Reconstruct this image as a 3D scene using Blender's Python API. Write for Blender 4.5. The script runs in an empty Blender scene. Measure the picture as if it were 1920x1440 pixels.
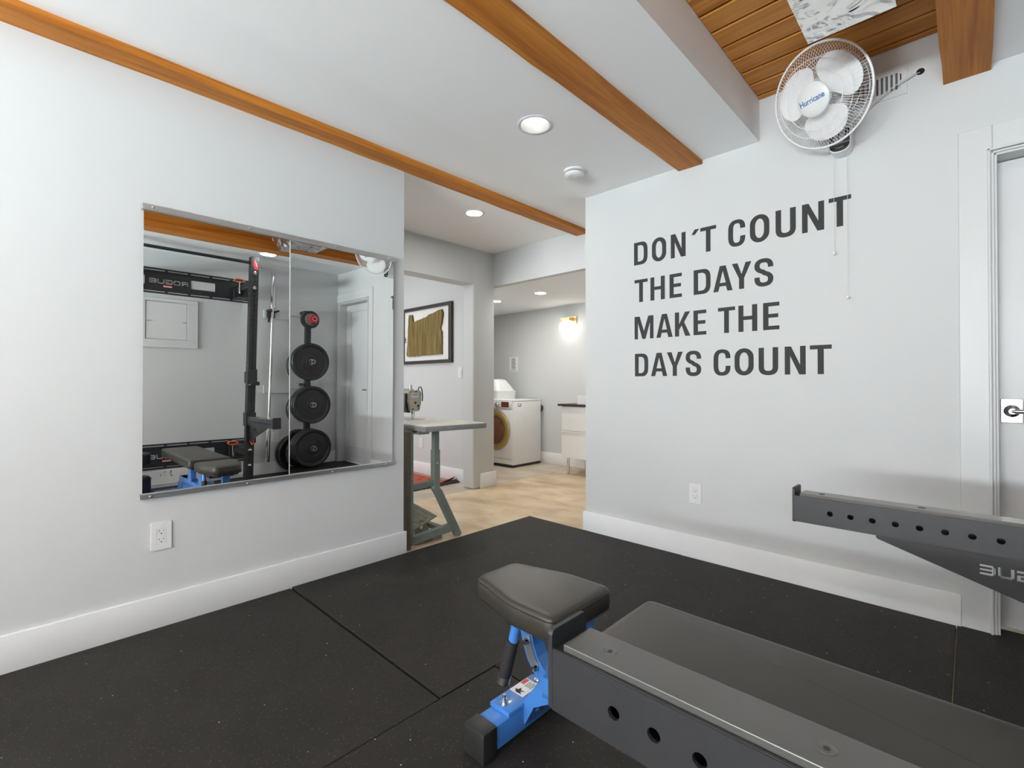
import bpy, bmesh, math, random
from mathutils import Matrix, Vector
random.seed(7)
PI = math.pi
SC = bpy.context.scene
COL = SC.collection

# ---------------------------------------------------------------- camera, world, light, exposure
cam_d = bpy.data.cameras.new('camera'); cam = bpy.data.objects.new('camera', cam_d); COL.objects.link(cam)
cam_d.sensor_width = 36.0; cam_d.lens = 895.0 / 1920.0 * 36.0; cam_d.clip_start = 0.02; cam_d.clip_end = 60
cam.location = (2.58, 0.0, 1.06); cam.rotation_euler = (PI/2, 0, math.radians(43.86))
SC.camera = cam
cam.rotation_euler[0] += 0.008; cam_d.shift_y = -0.008*895.0/1920.0      # slight tilt of the lens, horizon kept at mid frame
SC.cycles.max_bounces = 7; SC.cycles.glossy_bounces = 4; SC.cycles.diffuse_bounces = 4; SC.cycles.transmission_bounces = 4; SC.cycles.caustics_reflective = False; SC.cycles.caustics_refractive = False
world = bpy.data.worlds.new('world'); SC.world = world; world.use_nodes = True
bg = world.node_tree.nodes['Background']; bg.inputs[0].default_value = (0.86, 0.93, 1.0, 1); bg.inputs[1].default_value = 0.4
SC.view_settings.view_transform = 'Standard'; SC.view_settings.look = 'None'
SC.view_settings.gamma = 1.0; SC.view_settings.use_curve_mapping = False
SC.view_settings.exposure = 0.0
def area(name, loc, rot, sx, sy, power, col):
    l = bpy.data.lights.new(name, 'AREA'); l.shape = 'RECTANGLE'; l.size = sx; l.size_y = sy; l.energy = power; l.color = col
    o = bpy.data.objects.new(name, l); COL.objects.link(o); o.location = loc; o.rotation_euler = rot
    return o
# an added ceiling fill, then daylight entering through the windows of the place (gym windows behind the camera, window of the side room)
area('gym_ceiling_fill', (2.1, -4.05, 1.15), (math.radians(164), 0, 0), 2.2, 0.9, 715, (0.865, 0.955, 1.0))  # unseen up-facing panel added inside the rear window to brighten the ceiling
area('gym_window_skylight', (2.0, -4.28, 1.60), (PI/2, 0, 0), 2.2, 1.1, 12, (0.90, 0.97, 1.0))
area('side_room_window_daylight', (-2.6, 0.62, 1.5), (PI/2, 0, 0), 1.4, 1.2, 38, (0.95, 0.97, 1.0))
CAN_GYM, CAN_HALL, CAN_LAUNDRY = 30.0, 215.0, 260.0

# ---------------------------------------------------------------- materials
MATS = {}
def mat(name, col, rough=0.5, metal=0.0, var=0.04, vscale=6.0, bump=0.0, bscale=200.0, coat=0.0, spec=0.5, stretch=None, emit=0.0, trans=0.0):
    m = bpy.data.materials.new(name); m.use_nodes = True; nt = m.node_tree; b = nt.nodes['Principled BSDF']
    b.inputs['Roughness'].default_value = rough; b.inputs['Metallic'].default_value = metal
    b.inputs['Specular IOR Level'].default_value = spec
    if coat: b.inputs['Coat Weight'].default_value = coat; b.inputs['Coat Roughness'].default_value = 0.1
    if trans: b.inputs['Transmission Weight'].default_value = trans; b.inputs['IOR'].default_value = 1.45
    tc = nt.nodes.new('ShaderNodeTexCoord'); mp = nt.nodes.new('ShaderNodeMapping')
    nt.links.new(tc.outputs['Object'], mp.inputs[0])
    if stretch: mp.inputs['Scale'].default_value = stretch
    no = nt.nodes.new('ShaderNodeTexNoise'); no.inputs['Scale'].default_value = vscale; no.inputs['Detail'].default_value = 2
    nt.links.new(mp.outputs[0], no.inputs[0])
    r = nt.nodes.new('ShaderNodeValToRGB')
    r.color_ramp.elements[0].position = 0.3; r.color_ramp.elements[1].position = 0.7
    r.color_ramp.elements[0].color = tuple(c*(1-var) for c in col) + (1,); r.color_ramp.elements[1].color = tuple(min(1, c*(1+var)) for c in col) + (1,)
    nt.links.new(no.outputs['Fac'], r.inputs[0]); nt.links.new(r.outputs[0], b.inputs['Base Color'])
    if bump:
        n2 = nt.nodes.new('ShaderNodeTexNoise'); n2.inputs['Scale'].default_value = bscale; n2.inputs['Detail'].default_value = 1
        nt.links.new(tc.outputs['Object'], n2.inputs[0])
        bp = nt.nodes.new('ShaderNodeBump'); bp.inputs['Strength'].default_value = bump; bp.inputs['Distance'].default_value = 0.002
        nt.links.new(n2.outputs['Fac'], bp.inputs['Height']); nt.links.new(bp.outputs[0], b.inputs['Normal'])
    if emit:
        b.inputs['Emission Color'].default_value = col + (1,); b.inputs['Emission Strength'].default_value = emit
    MATS[name] = m
    return m
mat('wall', (0.60, 0.615, 0.617), 0.6, var=0.012, vscale=1.2)
mat('ceil', (0.92, 0.925, 0.93), 0.75, var=0.01, vscale=1.0)
mat('trimw', (0.62, 0.635, 0.64), 0.38, var=0.015, vscale=3, bump=0.02, bscale=90)
mat('basew', (0.84, 0.855, 0.87), 0.38, var=0.015, vscale=3, bump=0.02, bscale=90)
mat('doorw', (0.66, 0.67, 0.68), 0.35, var=0.01)
mat('plasticw', (0.74, 0.745, 0.75), 0.35, var=0.01)
mat('fanw', (0.84, 0.84, 0.85), 0.35, var=0.01)
mat('black', (0.018, 0.018, 0.019), 0.45, var=0.1)
mat('rackblack', (0.020, 0.021, 0.024), 0.45, var=0.06, vscale=30, bump=0.12, bscale=900)
mat('uhmw', (0.075, 0.075, 0.071), 0.2, var=0.05, spec=0.8)
mat('vinyl', (0.036, 0.031, 0.025), 0.38, var=0.06, vscale=9, bump=0.08, bscale=700)
mat('vinylseam', (0.02, 0.02, 0.02), 0.4)
mat('blue', (0.055, 0.20, 0.56), 0.3, var=0.05, coat=0.4)
mat('chrome', (0.66, 0.66, 0.65), 0.14, 1.0, var=0.02)
mat('nickel', (0.40, 0.36, 0.31), 0.2, 1.0, var=0.05)
mat('steel', (0.55, 0.55, 0.55), 0.3, 1.0, var=0.06)
mat('alu', (0.60, 0.60, 0.60), 0.38, 1.0, var=0.05, vscale=30, stretch=(1, 0.05, 1))
mat('greyplate', (0.30, 0.31, 0.33), 0.4, 0.6)
mat('mirror', (0.93, 0.95, 0.94), 0.0, 1.0, var=0.0)
mat('glassedge', (0.75, 0.82, 0.79), 0.2, var=0.0)
mat('orange', (0.85, 0.16, 0.02), 0.4)
mat('red', (0.55, 0.02, 0.03), 0.4)
mat('white', (0.8, 0.8, 0.8), 0.5, var=0.01)
mat('ink', (0.012, 0.012, 0.012), 0.6)
mat('letter', (0.030, 0.031, 0.032), 0.75, var=0.05)
mat('bumper', (0.016, 0.016, 0.016), 0.42, var=0.1, vscale=20)
mat('greyring', (0.16, 0.165, 0.165), 0.5)
mat('tablegreen', (0.145, 0.175, 0.155), 0.42, var=0.1, vscale=12)
mat('tablebrown', (0.13, 0.105, 0.07), 0.5, var=0.15, vscale=14)
mat('tabletop', (0.66, 0.64, 0.59), 0.4, var=0.06, vscale=14)
mat('tableedge', (0.19, 0.19, 0.19), 0.35, var=0.1, vscale=20)
mat('cream', (0.50, 0.45, 0.36), 0.35, var=0.04)
mat('pedal', (0.30, 0.29, 0.23), 0.5, var=0.15, vscale=20)
mat('appliance', (0.82, 0.82, 0.81), 0.25, var=0.01, coat=0.3)
mat('gold', (0.52, 0.36, 0.12), 0.28, 0.85, var=0.06)
mat('amber', (0.16, 0.055, 0.02), 0.12, var=0.25, vscale=9, coat=0.6)
mat('redscreen', (0.14, 0.02, 0.015), 0.15, var=0.6, vscale=60, coat=0.5)
mat('walnut', (0.045, 0.024, 0.016), 0.4, var=0.2, vscale=8, stretch=(1, 8, 8))
mat('frame', (0.030, 0.022, 0.017), 0.4, var=0.15, vscale=20)
mat('paper', (0.78, 0.78, 0.77), 0.6, var=0.01)
mat('brass', (0.66, 0.47, 0.24), 0.35, 0.7, var=0.03)
mat('globe', (1.0, 0.93, 0.82), 0.4, var=0.0, emit=7.0)
mat('lampdisc', (1.0, 0.985, 0.965), 0.4, var=0.0, emit=CAN_GYM)
mat('lampdisc_hall', (1.0, 0.97, 0.93), 0.4, var=0.0, emit=CAN_HALL)
mat('lampdisc_laundry', (1.0, 0.965, 0.91), 0.4, var=0.0, emit=CAN_LAUNDRY)
mat('can', (0.22, 0.22, 0.21), 0.4)
mat('darkhole', (0.006, 0.006, 0.006), 0.8)
mat('greydark', (0.10, 0.10, 0.10), 0.6)
mat('blueink', (0.05, 0.16, 0.40), 0.5, var=0.0)
mat('foam', (0.014, 0.014, 0.015), 0.65, bump=0.2, bscale=500)
mat('cord', (0.62, 0.62, 0.62), 0.5)
mat('fringe', (0.035, 0.03, 0.025), 0.9, var=0.3, vscale=60)
mat('wire', (0.42, 0.42, 0.42), 0.5)
mat('glass', (0.9, 0.93, 0.93), 0.02, var=0.0, trans=1.0)

def wood(name, c1, c2, c3, axis, scale=1.0, rough=0.42, coat=0.15, knots=True):
    """fir: stretched noise grain along one axis, darker streaks, fine fibres"""
    m = bpy.data.materials.new(name); m.use_nodes = True; nt = m.node_tree; b = nt.nodes['Principled BSDF']
    b.inputs['Roughness'].default_value = rough; b.inputs['Specular IOR Level'].default_value = 0.25; b.inputs['Coat Weight'].default_value = coat; b.inputs['Coat Roughness'].default_value = 0.3
    tc = nt.nodes.new('ShaderNodeTexCoord'); oi = nt.nodes.new('ShaderNodeObjectInfo')
    ad = nt.nodes.new('ShaderNodeVectorMath'); ad.operation = 'ADD'
    ml = nt.nodes.new('ShaderNodeVectorMath'); ml.operation = 'SCALE'; ml.inputs['Scale'].default_value = 37.0
    cb = nt.nodes.new('ShaderNodeCombineXYZ')
    for i in range(3): nt.links.new(oi.outputs['Random'], cb.inputs[i])
    nt.links.new(cb.outputs[0], ml.inputs[0]); nt.links.new(tc.outputs['Object'], ad.inputs[0]); nt.links.new(ml.outputs[0], ad.inputs[1])
    mp = nt.nodes.new('ShaderNodeMapping'); s = [14.0*scale]*3; s[axis] = 0.8*scale; mp.inputs['Scale'].default_value = s
    nt.links.new(ad.outputs[0], mp.inputs[0])
    n1 = nt.nodes.new('ShaderNodeTexNoise'); n1.inputs['Scale'].default_value = 1.0; n1.inputs['Detail'].default_value = 5; n1.inputs['Distortion'].default_value = 0.7
    nt.links.new(mp.outputs[0], n1.inputs[0])
    r = nt.nodes.new('ShaderNodeValToRGB'); e = r.color_ramp.elements
    e[0].position = 0.30; e[0].color = c1 + (1,); e[1].position = 0.72; e[1].color = c3 + (1,)
    x = e.new(0.5); x.color = c2 + (1,)
    nt.links.new(n1.outputs['Fac'], r.inputs[0])
    mp2 = nt.nodes.new('ShaderNodeMapping'); s2 = [90.0*scale]*3; s2[axis] = 2.5*scale; mp2.inputs['Scale'].default_value = s2
    nt.links.new(ad.outputs[0], mp2.inputs[0])
    n2 = nt.nodes.new('ShaderNodeTexNoise'); n2.inputs['Scale'].default_value = 1.0; n2.inputs['Detail'].default_value = 2
    nt.links.new(mp2.outputs[0], n2.inputs[0])
    mx = nt.nodes.new('ShaderNodeMix'); mx.data_type = 'RGBA'; mx.blend_type = 'MULTIPLY'
    rr = nt.nodes.new('ShaderNodeValToRGB'); rr.color_ramp.elements[0].position = 0.25; rr.color_ramp.elements[0].color = (0.72, 0.66, 0.60, 1); rr.color_ramp.elements[1].position = 0.6; rr.color_ramp.elements[1].color = (1, 1, 1, 1)
    nt.links.new(n2.outputs['Fac'], rr.inputs[0])
    mx.inputs[0].default_value = 1.0; nt.links.new(r.outputs[0], mx.inputs[6]); nt.links.new(rr.outputs[0], mx.inputs[7])
    nt.links.new(mx.outputs[2], b.inputs['Base Color'])
    bp = nt.nodes.new('ShaderNodeBump'); bp.inputs['Strength'].default_value = 0.15; bp.inputs['Distance'].default_value = 0.002
    nt.links.new(n2.outputs['Fac'], bp.inputs['Height']); nt.links.new(bp.outputs[0], b.inputs['Normal'])
    MATS[name] = m
wood('beamwood', (0.34, 0.110, 0.012), (0.52, 0.190, 0.026), (0.64, 0.255, 0.045), 1, coat=0.0, rough=0.5)
wood('plankwood', (0.40, 0.145, 0.022), (0.60, 0.245, 0.046), (0.72, 0.34, 0.085), 0, coat=0.0, rough=0.5)
wood('slabwood', (0.13, 0.095, 0.03), (0.21, 0.155, 0.05), (0.34, 0.25, 0.11), 2, scale=2.6, coat=0.0, rough=0.7)

def rubber():
    m = bpy.data.materials.new('rubber'); m.use_nodes = True; nt = m.node_tree; b = nt.nodes['Principled BSDF']
    b.inputs['Roughness'].default_value = 0.66; b.inputs['Specular IOR Level'].default_value = 0.33
    tc = nt.nodes.new('ShaderNodeTexCoord')
    n = nt.nodes.new('ShaderNodeTexNoise'); n.inputs['Scale'].default_value = 3.0; n.inputs['Detail'].default_value = 4; n.inputs['Roughness'].default_value = 0.75
    nt.links.new(tc.outputs['Object'], n.inputs[0])
    r = nt.nodes.new('ShaderNodeValToRGB'); r.color_ramp.elements[0].position = 0.3; r.color_ramp.elements[1].position = 0.72
    r.color_ramp.elements[0].color = (0.0105, 0.0092, 0.0075, 1); r.color_ramp.elements[1].color = (0.021, 0.0182, 0.0145, 1)
    nt.links.new(n.outputs['Fac'], r.inputs[0])
    # tan and grey flecks of crumb rubber, a few white crumbs
    v = nt.nodes.new('ShaderNodeTexVoronoi'); v.inputs['Scale'].default_value = 170.0; nt.links.new(tc.outputs['Object'], v.inputs[0])
    sp = nt.nodes.new('ShaderNodeSeparateColor'); nt.links.new(v.outputs['Color'], sp.inputs[0])
    g = nt.nodes.new('ShaderNodeMath'); g.operation = 'GREATER_THAN'; g.inputs[1].default_value = 0.88; nt.links.new(sp.outputs[0], g.inputs[0])
    l = nt.nodes.new('ShaderNodeMath'); l.operation = 'LESS_THAN'; l.inputs[1].default_value = 0.32; nt.links.new(v.outputs['Distance'], l.inputs[0])
    mu = nt.nodes.new('ShaderNodeMath'); mu.operation = 'MULTIPLY'; nt.links.new(g.outputs[0], mu.inputs[0]); nt.links.new(l.outputs[0], mu.inputs[1])
    mx = nt.nodes.new('ShaderNodeMix'); mx.data_type = 'RGBA'; nt.links.new(mu.outputs[0], mx.inputs[0]); nt.links.new(r.outputs[0], mx.inputs[6]); mx.inputs[7].default_value = (0.085, 0.068, 0.05, 1)
    v2 = nt.nodes.new('ShaderNodeTexVoronoi'); v2.inputs['Scale'].default_value = 70.0; nt.links.new(tc.outputs['Object'], v2.inputs[0])
    sp2 = nt.nodes.new('ShaderNodeSeparateColor'); nt.links.new(v2.outputs['Color'], sp2.inputs[0])
    g2 = nt.nodes.new('ShaderNodeMath'); g2.operation = 'GREATER_THAN'; g2.inputs[1].default_value = 0.985; nt.links.new(sp2.outputs[1], g2.inputs[0])
    l2 = nt.nodes.new('ShaderNodeMath'); l2.operation = 'LESS_THAN'; l2.inputs[1].default_value = 0.16; nt.links.new(v2.outputs['Distance'], l2.inputs[0])
    mu2 = nt.nodes.new('ShaderNodeMath'); mu2.operation = 'MULTIPLY'; nt.links.new(g2.outputs[0], mu2.inputs[0]); nt.links.new(l2.outputs[0], mu2.inputs[1])
    mx2 = nt.nodes.new('ShaderNodeMix'); mx2.data_type = 'RGBA'; nt.links.new(mu2.outputs[0], mx2.inputs[0]); nt.links.new(mx.outputs[2], mx2.inputs[6]); mx2.inputs[7].default_value = (0.5, 0.47, 0.4, 1)
    nt.links.new(mx2.outputs[2], b.inputs['Base Color'])
    n2 = nt.nodes.new('ShaderNodeTexNoise'); n2.inputs['Scale'].default_value = 320.0; n2.inputs['Detail'].default_value = 2; nt.links.new(tc.outputs['Object'], n2.inputs[0])
    bp = nt.nodes.new('ShaderNodeBump'); bp.inputs['Strength'].default_value = 0.35; bp.inputs['Distance'].default_value = 0.002
    nt.links.new(n2.outputs['Fac'], bp.inputs['Height']); nt.links.new(bp.outputs[0], b.inputs['Normal'])
    MATS['rubber'] = m
rubber()
def stained(name, c1, c2, c3):
    m = bpy.data.materials.new(name); m.use_nodes = True; nt = m.node_tree; b = nt.nodes['Principled BSDF']
    b.inputs['Roughness'].default_value = 0.36
    tc = nt.nodes.new('ShaderNodeTexCoord'); mp = nt.nodes.new('ShaderNodeMapping'); mp.inputs['Scale'].default_value = (1.5, 2.6, 1); mp.inputs['Rotation'].default_value = (0, 0, 0.5)
    nt.links.new(tc.outputs['Object'], mp.inputs[0])
    n = nt.nodes.new('ShaderNodeTexNoise'); n.inputs['Scale'].default_value = 1.8; n.inputs['Detail'].default_value = 4; n.inputs['Distortion'].default_value = 0.3
    nt.links.new(mp.outputs[0], n.inputs[0])
    r = nt.nodes.new('ShaderNodeValToRGB'); e = r.color_ramp.elements; e[0].position = 0.34; e[0].color = c1 + (1,); e[1].position = 0.70; e[1].color = c3 + (1,)
    x = e.new(0.5); x.color = c2 + (1,)
    nt.links.new(n.outputs['Fac'], r.inputs[0]); nt.links.new(r.outputs[0], b.inputs['Base Color'])
    MATS[name] = m
stained('concrete_tan', (0.50, 0.36, 0.215), (0.64, 0.485, 0.305), (0.76, 0.62, 0.43))
stained('concrete_grey', (0.46, 0.38, 0.29), (0.54, 0.455, 0.36), (0.62, 0.54, 0.44))
def rugmat():
    m = bpy.data.materials.new('rug'); m.use_nodes = True; nt = m.node_tree; b = nt.nodes['Principled BSDF']; b.inputs['Roughness'].default_value = 0.95
    tc = nt.nodes.new('ShaderNodeTexCoord'); v = nt.nodes.new('ShaderNodeTexVoronoi'); v.inputs['Scale'].default_value = 11.0; v.distance = 'MANHATTAN'
    nt.links.new(tc.outputs['Object'], v.inputs[0])
    r = nt.nodes.new('ShaderNodeValToRGB'); e = r.color_ramp.elements; e[0].position = 0.1; e[0].color = (0.12, 0.012, 0.012, 1); e[1].position = 0.42; e[1].color = (0.50, 0.035, 0.028, 1)
    x = e.new(0.62); x.color = (0.42, 0.10, 0.05, 1)
    nt.links.new(v.outputs['Distance'], r.inputs[0]); nt.links.new(r.outputs[0], b.inputs['Base Color'])
    MATS['rug'] = m
rugmat()
mat('rugborder', (0.46, 0.25, 0.17), 0.95, var=0.25, vscale=40)
def hoodmat():
    m = mat('hoodmetal', (0.86, 0.85, 0.83), 0.12, 1.0, var=0.02)
    nt = m.node_tree; tc = nt.nodes.new('ShaderNodeTexCoord'); n = nt.nodes.new('ShaderNodeTexNoise'); n.inputs['Scale'].default_value = 9.0; n.inputs['Detail'].default_value = 1; n.inputs['Distortion'].default_value = 1.2
    nt.links.new(tc.outputs['Object'], n.inputs[0]); bp = nt.nodes.new('ShaderNodeBump'); bp.inputs['Strength'].default_value = 1.0; bp.inputs['Distance'].default_value = 0.03
    nt.links.new(n.outputs['Fac'], bp.inputs['Height']); nt.links.new(bp.outputs[0], nt.nodes['Principled BSDF'].inputs['Normal'])
hoodmat()

# ---------------------------------------------------------------- building helpers
def wmat(o):
    m = o.matrix_basis.copy()
    return m if o.parent is None else wmat(o.parent) @ o.matrix_parent_inverse @ m
def adopt(o, parent):
    if parent is not None:
        o.parent = parent; o.matrix_parent_inverse = wmat(parent).inverted()
def tag(o, label, cat=None, group=None, kind=None):
    o['label'] = label
    if cat: o['category'] = cat
    if group: o['group'] = group
    if kind: o['kind'] = kind
    return o
def thing(name, label, cat, loc, group=None, rotz=0.0):
    o = bpy.data.objects.new(name, None); COL.objects.link(o); o.empty_display_size = 0.05
    o.location = loc; o.rotation_euler = (0, 0, rotz)
    return tag(o, label, cat, group)
def dup(o, loc, parent=None):
    c = o.copy(); COL.objects.link(c); c.parent = None; c.matrix_parent_inverse = Matrix.Identity(4)
    c.location = loc; adopt(c, parent)
    return c
class MB:
    def __init__(self): self.v = []; self.f = []
    def raw(self, v, f, M=None):
        n = len(self.v)
        self.v += [tuple(M @ Vector(p)) if M else tuple(p) for p in v]
        self.f += [tuple(i+n for i in q) for q in f]
        return self
    def bm(self, b, M=None):
        b.verts.ensure_lookup_table(); b.verts.index_update()
        v = [x.co.copy() for x in b.verts]; f = [[x.index for x in q.verts] for q in b.faces]; b.free()
        return self.raw(v, f, M)
    def box(self, x0, x1, y0, y1, z0, z1, bev=0.0, seg=2, M=None):
        b = bmesh.new(); bmesh.ops.create_cube(b, size=1.0)
        for p in b.verts: p.co = Vector(((x0+x1)/2 + p.co.x*(x1-x0), (y0+y1)/2 + p.co.y*(y1-y0), (z0+z1)/2 + p.co.z*(z1-z0)))
        if bev: bmesh.ops.bevel(b, geom=b.edges[:], offset=min(bev, 0.45*min(abs(x1-x0), abs(y1-y0), abs(z1-z0))), segments=seg, profile=0.5, affect='EDGES')
        bmesh.ops.recalc_face_normals(b, faces=b.faces[:])
        return self.bm(b, M)
    def tube(self, pts, r, n=10, closed=False, caps=True, M=None):
        pts = [Vector(p) for p in pts]; k = len(pts); rs = r if isinstance(r, (list, tuple)) else [r]*k
        V = []; F = []; up = None
        for i, p in enumerate(pts):
            if closed: t = (pts[(i+1) % k] - pts[i-1]).normalized()
            else: t = (pts[min(i+1, k-1)] - pts[max(i-1, 0)]).normalized()
            if up is None: up = t.orthogonal().normalized()
            up = (up - t*up.dot(t)).normalized(); s = t.cross(up)
            for j in range(n):
                a = 2*PI*j/n; V.append(p + (up*math.cos(a) + s*math.sin(a))*rs[i])
        for i in range(k if closed else k-1):
            for j in range(n):
                a = i*n+j; b = i*n+(j+1) % n; c = ((i+1) % k)*n+(j+1) % n; d = ((i+1) % k)*n+j
                F.append((a, b, c, d))
        if caps and not closed: F.append(tuple(range(n))[::-1]); F.append(tuple((k-1)*n+j for j in range(n)))
        return self.raw(V, F, M)
    def lathe(self, prof, n=32, M=None, caps=False):
        V = []; F = []; k = len(prof)
        for r, z in prof:
            for j in range(n):
                a = 2*PI*j/n; V.append((r*math.cos(a), r*math.sin(a), z))
        for i in range(k-1):
            for j in range(n): F.append((i*n+j, i*n+(j+1) % n, (i+1)*n+(j+1) % n, (i+1)*n+j))
        if caps and prof[0][0] > 1e-5: F.append(tuple(range(n))[::-1])
        if caps and prof[-1][0] > 1e-5: F.append(tuple((k-1)*n+j for j in range(n)))
        return self.raw(V, F, M)
    def cyl(self, p, q, r, n=20):
        return self.tube([p, q], r, n)
    def plate(self, outers, holes, thick, M):
        """flat plate with real holes, local z from 0 to thick"""
        cu = bpy.data.curves.new('tmp', 'CURVE'); cu.dimensions = '2D'; cu.fill_mode = 'BOTH'; cu.extrude = thick/2
        for poly in list(outers) + list(holes):
            s = cu.splines.new('POLY'); s.points.add(len(poly)-1)
            for i, p in enumerate(poly): s.points[i].co = (p[0], p[1], 0, 1)
            s.use_cyclic_u = True
        o = bpy.data.objects.new('tmp', cu); COL.objects.link(o)
        me = bpy.data.meshes.new_from_object(o.evaluated_get(bpy.context.evaluated_depsgraph_get()))
        v = [(p.co.x, p.co.y, p.co.z + thick/2) for p in me.vertices]; f = [tuple(q.vertices) for q in me.polygons]
        bpy.data.objects.remove(o); bpy.data.curves.remove(cu); bpy.data.meshes.remove(me)
        return self.raw(v, f, M)
    def pad(self, outline, prof):
        """upholstered pad: rings of the outline offset inwards; prof = [(inset, z)] from bottom to top"""
        k = len(outline); N = []
        for i in range(k):
            a = Vector(outline[i-1]); b = Vector(outline[(i+1) % k]); d = (b-a).normalized(); N.append(Vector((-d.y, d.x)))
        V = []; F = []
        for ins, z in prof:
            for i in range(k): p = Vector(outline[i]) + N[i]*ins; V.append((p.x, p.y, z))
        for r in range(len(prof)-1):
            for i in range(k): F.append((r*k+i, r*k+(i+1) % k, (r+1)*k+(i+1) % k, (r+1)*k+i))
        F.append(tuple(range(k))[::-1]); F.append(tuple((len(prof)-1)*k+i for i in range(k)))
        return self.raw(V, F)
    def build(self, name, m, parent=None, smooth=None, kind=None, center=True):
        me = bpy.data.meshes.new(name)
        c = Vector((0, 0, 0))
        if center and self.v:
            lo = [min(p[i] for p in self.v) for i in range(3)]; hi = [max(p[i] for p in self.v) for i in range(3)]
            c = Vector(((lo[0]+hi[0])/2, (lo[1]+hi[1])/2, (lo[2]+hi[2])/2))
        me.from_pydata([tuple(Vector(p)-c) for p in self.v], [], self.f); me.validate()
        me.materials.append(MATS[m])
        if smooth:
            for p in me.polygons: p.use_smooth = True
            me.set_sharp_from_angle(angle=math.radians(smooth))
        o = bpy.data.objects.new(name, me); COL.objects.link(o); o.location = c
        adopt(o, parent)
        if kind: o['kind'] = kind
        return o
def struct(name, mb, m, label=None, parent=None, smooth=None):
    o = mb.build(name, m, parent, smooth)
    if parent is None: o['kind'] = 'structure'
    if label: o['label'] = label
    return o
def face_ny(x, y, z): return Matrix(((1, 0, 0, x), (0, 0, -1, y), (0, 1, 0, z), (0, 0, 0, 1)))    # plate facing -Y, local x -> +X, y -> +Z
def face_nx(x, y, z): return Matrix(((0, 0, -1, x), (-1, 0, 0, y), (0, 1, 0, z), (0, 0, 0, 1)))   # plate facing -X
def face_px(x, y, z): return Matrix(((0, 0, 1, x), (1, 0, 0, y), (0, 1, 0, z), (0, 0, 0, 1)))     # plate facing +X
def face_pz(x, y, z): return Matrix.Translation((x, y, z))
def aim(p, d):
    """matrix with local z along d at p"""
    return Matrix.Translation(p) @ Vector(d).to_track_quat('Z', 'Y').to_matrix().to_4x4()
def rect(x0, y0, x1, y1): return [(x0, y0), (x1, y0), (x1, y1), (x0, y1)]
def circ(x, y, r, n=16): return [(x+r*math.cos(2*PI*i/n), y+r*math.sin(2*PI*i/n)) for i in range(n)]
def rrect(x0, y0, x1, y1, rx, ry=None, n=6):
    ry = rx if ry is None else ry; P = []
    for cx, cy, a0 in ((x1-rx, y0+ry, -PI/2), (x1-rx, y1-ry, 0), (x0+rx, y1-ry, PI/2), (x0+rx, y0+ry, PI)):
        for i in range(n+1): a = a0 + PI/2*i/n; P.append((cx+rx*math.cos(a), cy+ry*math.sin(a)))
    return P
def round_poly(pts, r, n=6):
    """round the corners of a polygon; r a number or one per corner"""
    k = len(pts); out = []
    for i in range(k):
        p = Vector(pts[i]); a = (Vector(pts[i-1])-p); b = (Vector(pts[(i+1) % k])-p)
        rr = r[i] if isinstance(r, (list, tuple)) else r
        ang = a.angle(b); d = min(rr/max(math.tan(ang/2), 1e-3), 0.48*a.length, 0.48*b.length)
        s = p + a.normalized()*d; e = p + b.normalized()*d
        for j in range(n+1):
            t = j/n; q = s*(1-t)**2 + p*2*t*(1-t) + e*t*t; out.append((q.x, q.y))
    return out
def text_mesh(s, size, thick, M, mb, shear=0.0, xs=1.0, off=0.0):
    cu = bpy.data.curves.new('tmp', 'FONT'); cu.body = s; cu.size = size; cu.extrude = thick/2; cu.align_x = 'CENTER'; cu.align_y = 'CENTER'; cu.shear = shear; cu.offset = off
    o = bpy.data.objects.new('tmp', cu); COL.objects.link(o)
    me = bpy.data.meshes.new_from_object(o.evaluated_get(bpy.context.evaluated_depsgraph_get()))
    v = [(p.co.x*xs, p.co.y, p.co.z+thick/2) for p in me.vertices]; f = [tuple(q.vertices) for q in me.polygons]
    bpy.data.objects.remove(o); bpy.data.curves.remove(cu); bpy.data.meshes.remove(me)
    mb.raw(v, f, M)
    return mb

# ---------------------------------------------------------------- the setting
W, YT, FL = 3.46, 2.885, -0.02
f = MB().box(-1.113, 3.6, -4.4, 5.2, -0.12, FL); struct('floor', f, 'concrete_tan', 'tan stained concrete slab of the hall and laundry')
f = MB().box(-4.1, -1.117, -0.6, 5.2, -0.12, FL); struct('floor', f, 'concrete_grey', 'greyer concrete slab of the side room past the saw cut')
struct('wall_left', MB().box(-0.12, 0, -4.4, 1.699, FL, 2.47), 'wall', 'white wall that carries the mirror')
wr = MB().box(0.553, 2.65, YT, 3.005, FL, 2.66).box(2.65, 3.40, YT, 3.005, 2.05, 2.66).box(3.40, W, YT, 3.005, FL, 2.66)
struct('wall_right', wr, 'wall', 'white wall with the painted words and the door')
struct('wall_opposite', MB().box(W, W+0.12, -4.4, 3.12, FL, 2.66), 'wall', 'white wall behind the rack, seen in the mirror')
wb = MB().box(-0.12, 0.85, -4.42, -4.3, FL, 2.66).box(3.15, W, -4.42, -4.3, FL, 2.66).box(0.85, 3.15, -4.42, -4.3, FL, 0.95).box(0.85, 3.15, -4.42, -4.3, 2.2, 2.66)
struct('wall_rear', wb, 'wall')
wn = thing('window_1', 'wide white framed window behind the camera', 'window', (2.0, -4.36, 0.95)); wn['kind'] = 'structure'; del wn['category']
m = MB()
for a in (0.85, 1.97, 3.09): m.box(a, a+0.06, -4.39, -4.33, 0.95, 2.2)
m.box(0.85, 3.15, -4.39, -4.33, 0.95, 1.01).box(0.85, 3.15, -4.39, -4.33, 2.14, 2.2); m.build('window_frame', 'trimw', wn)
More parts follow.
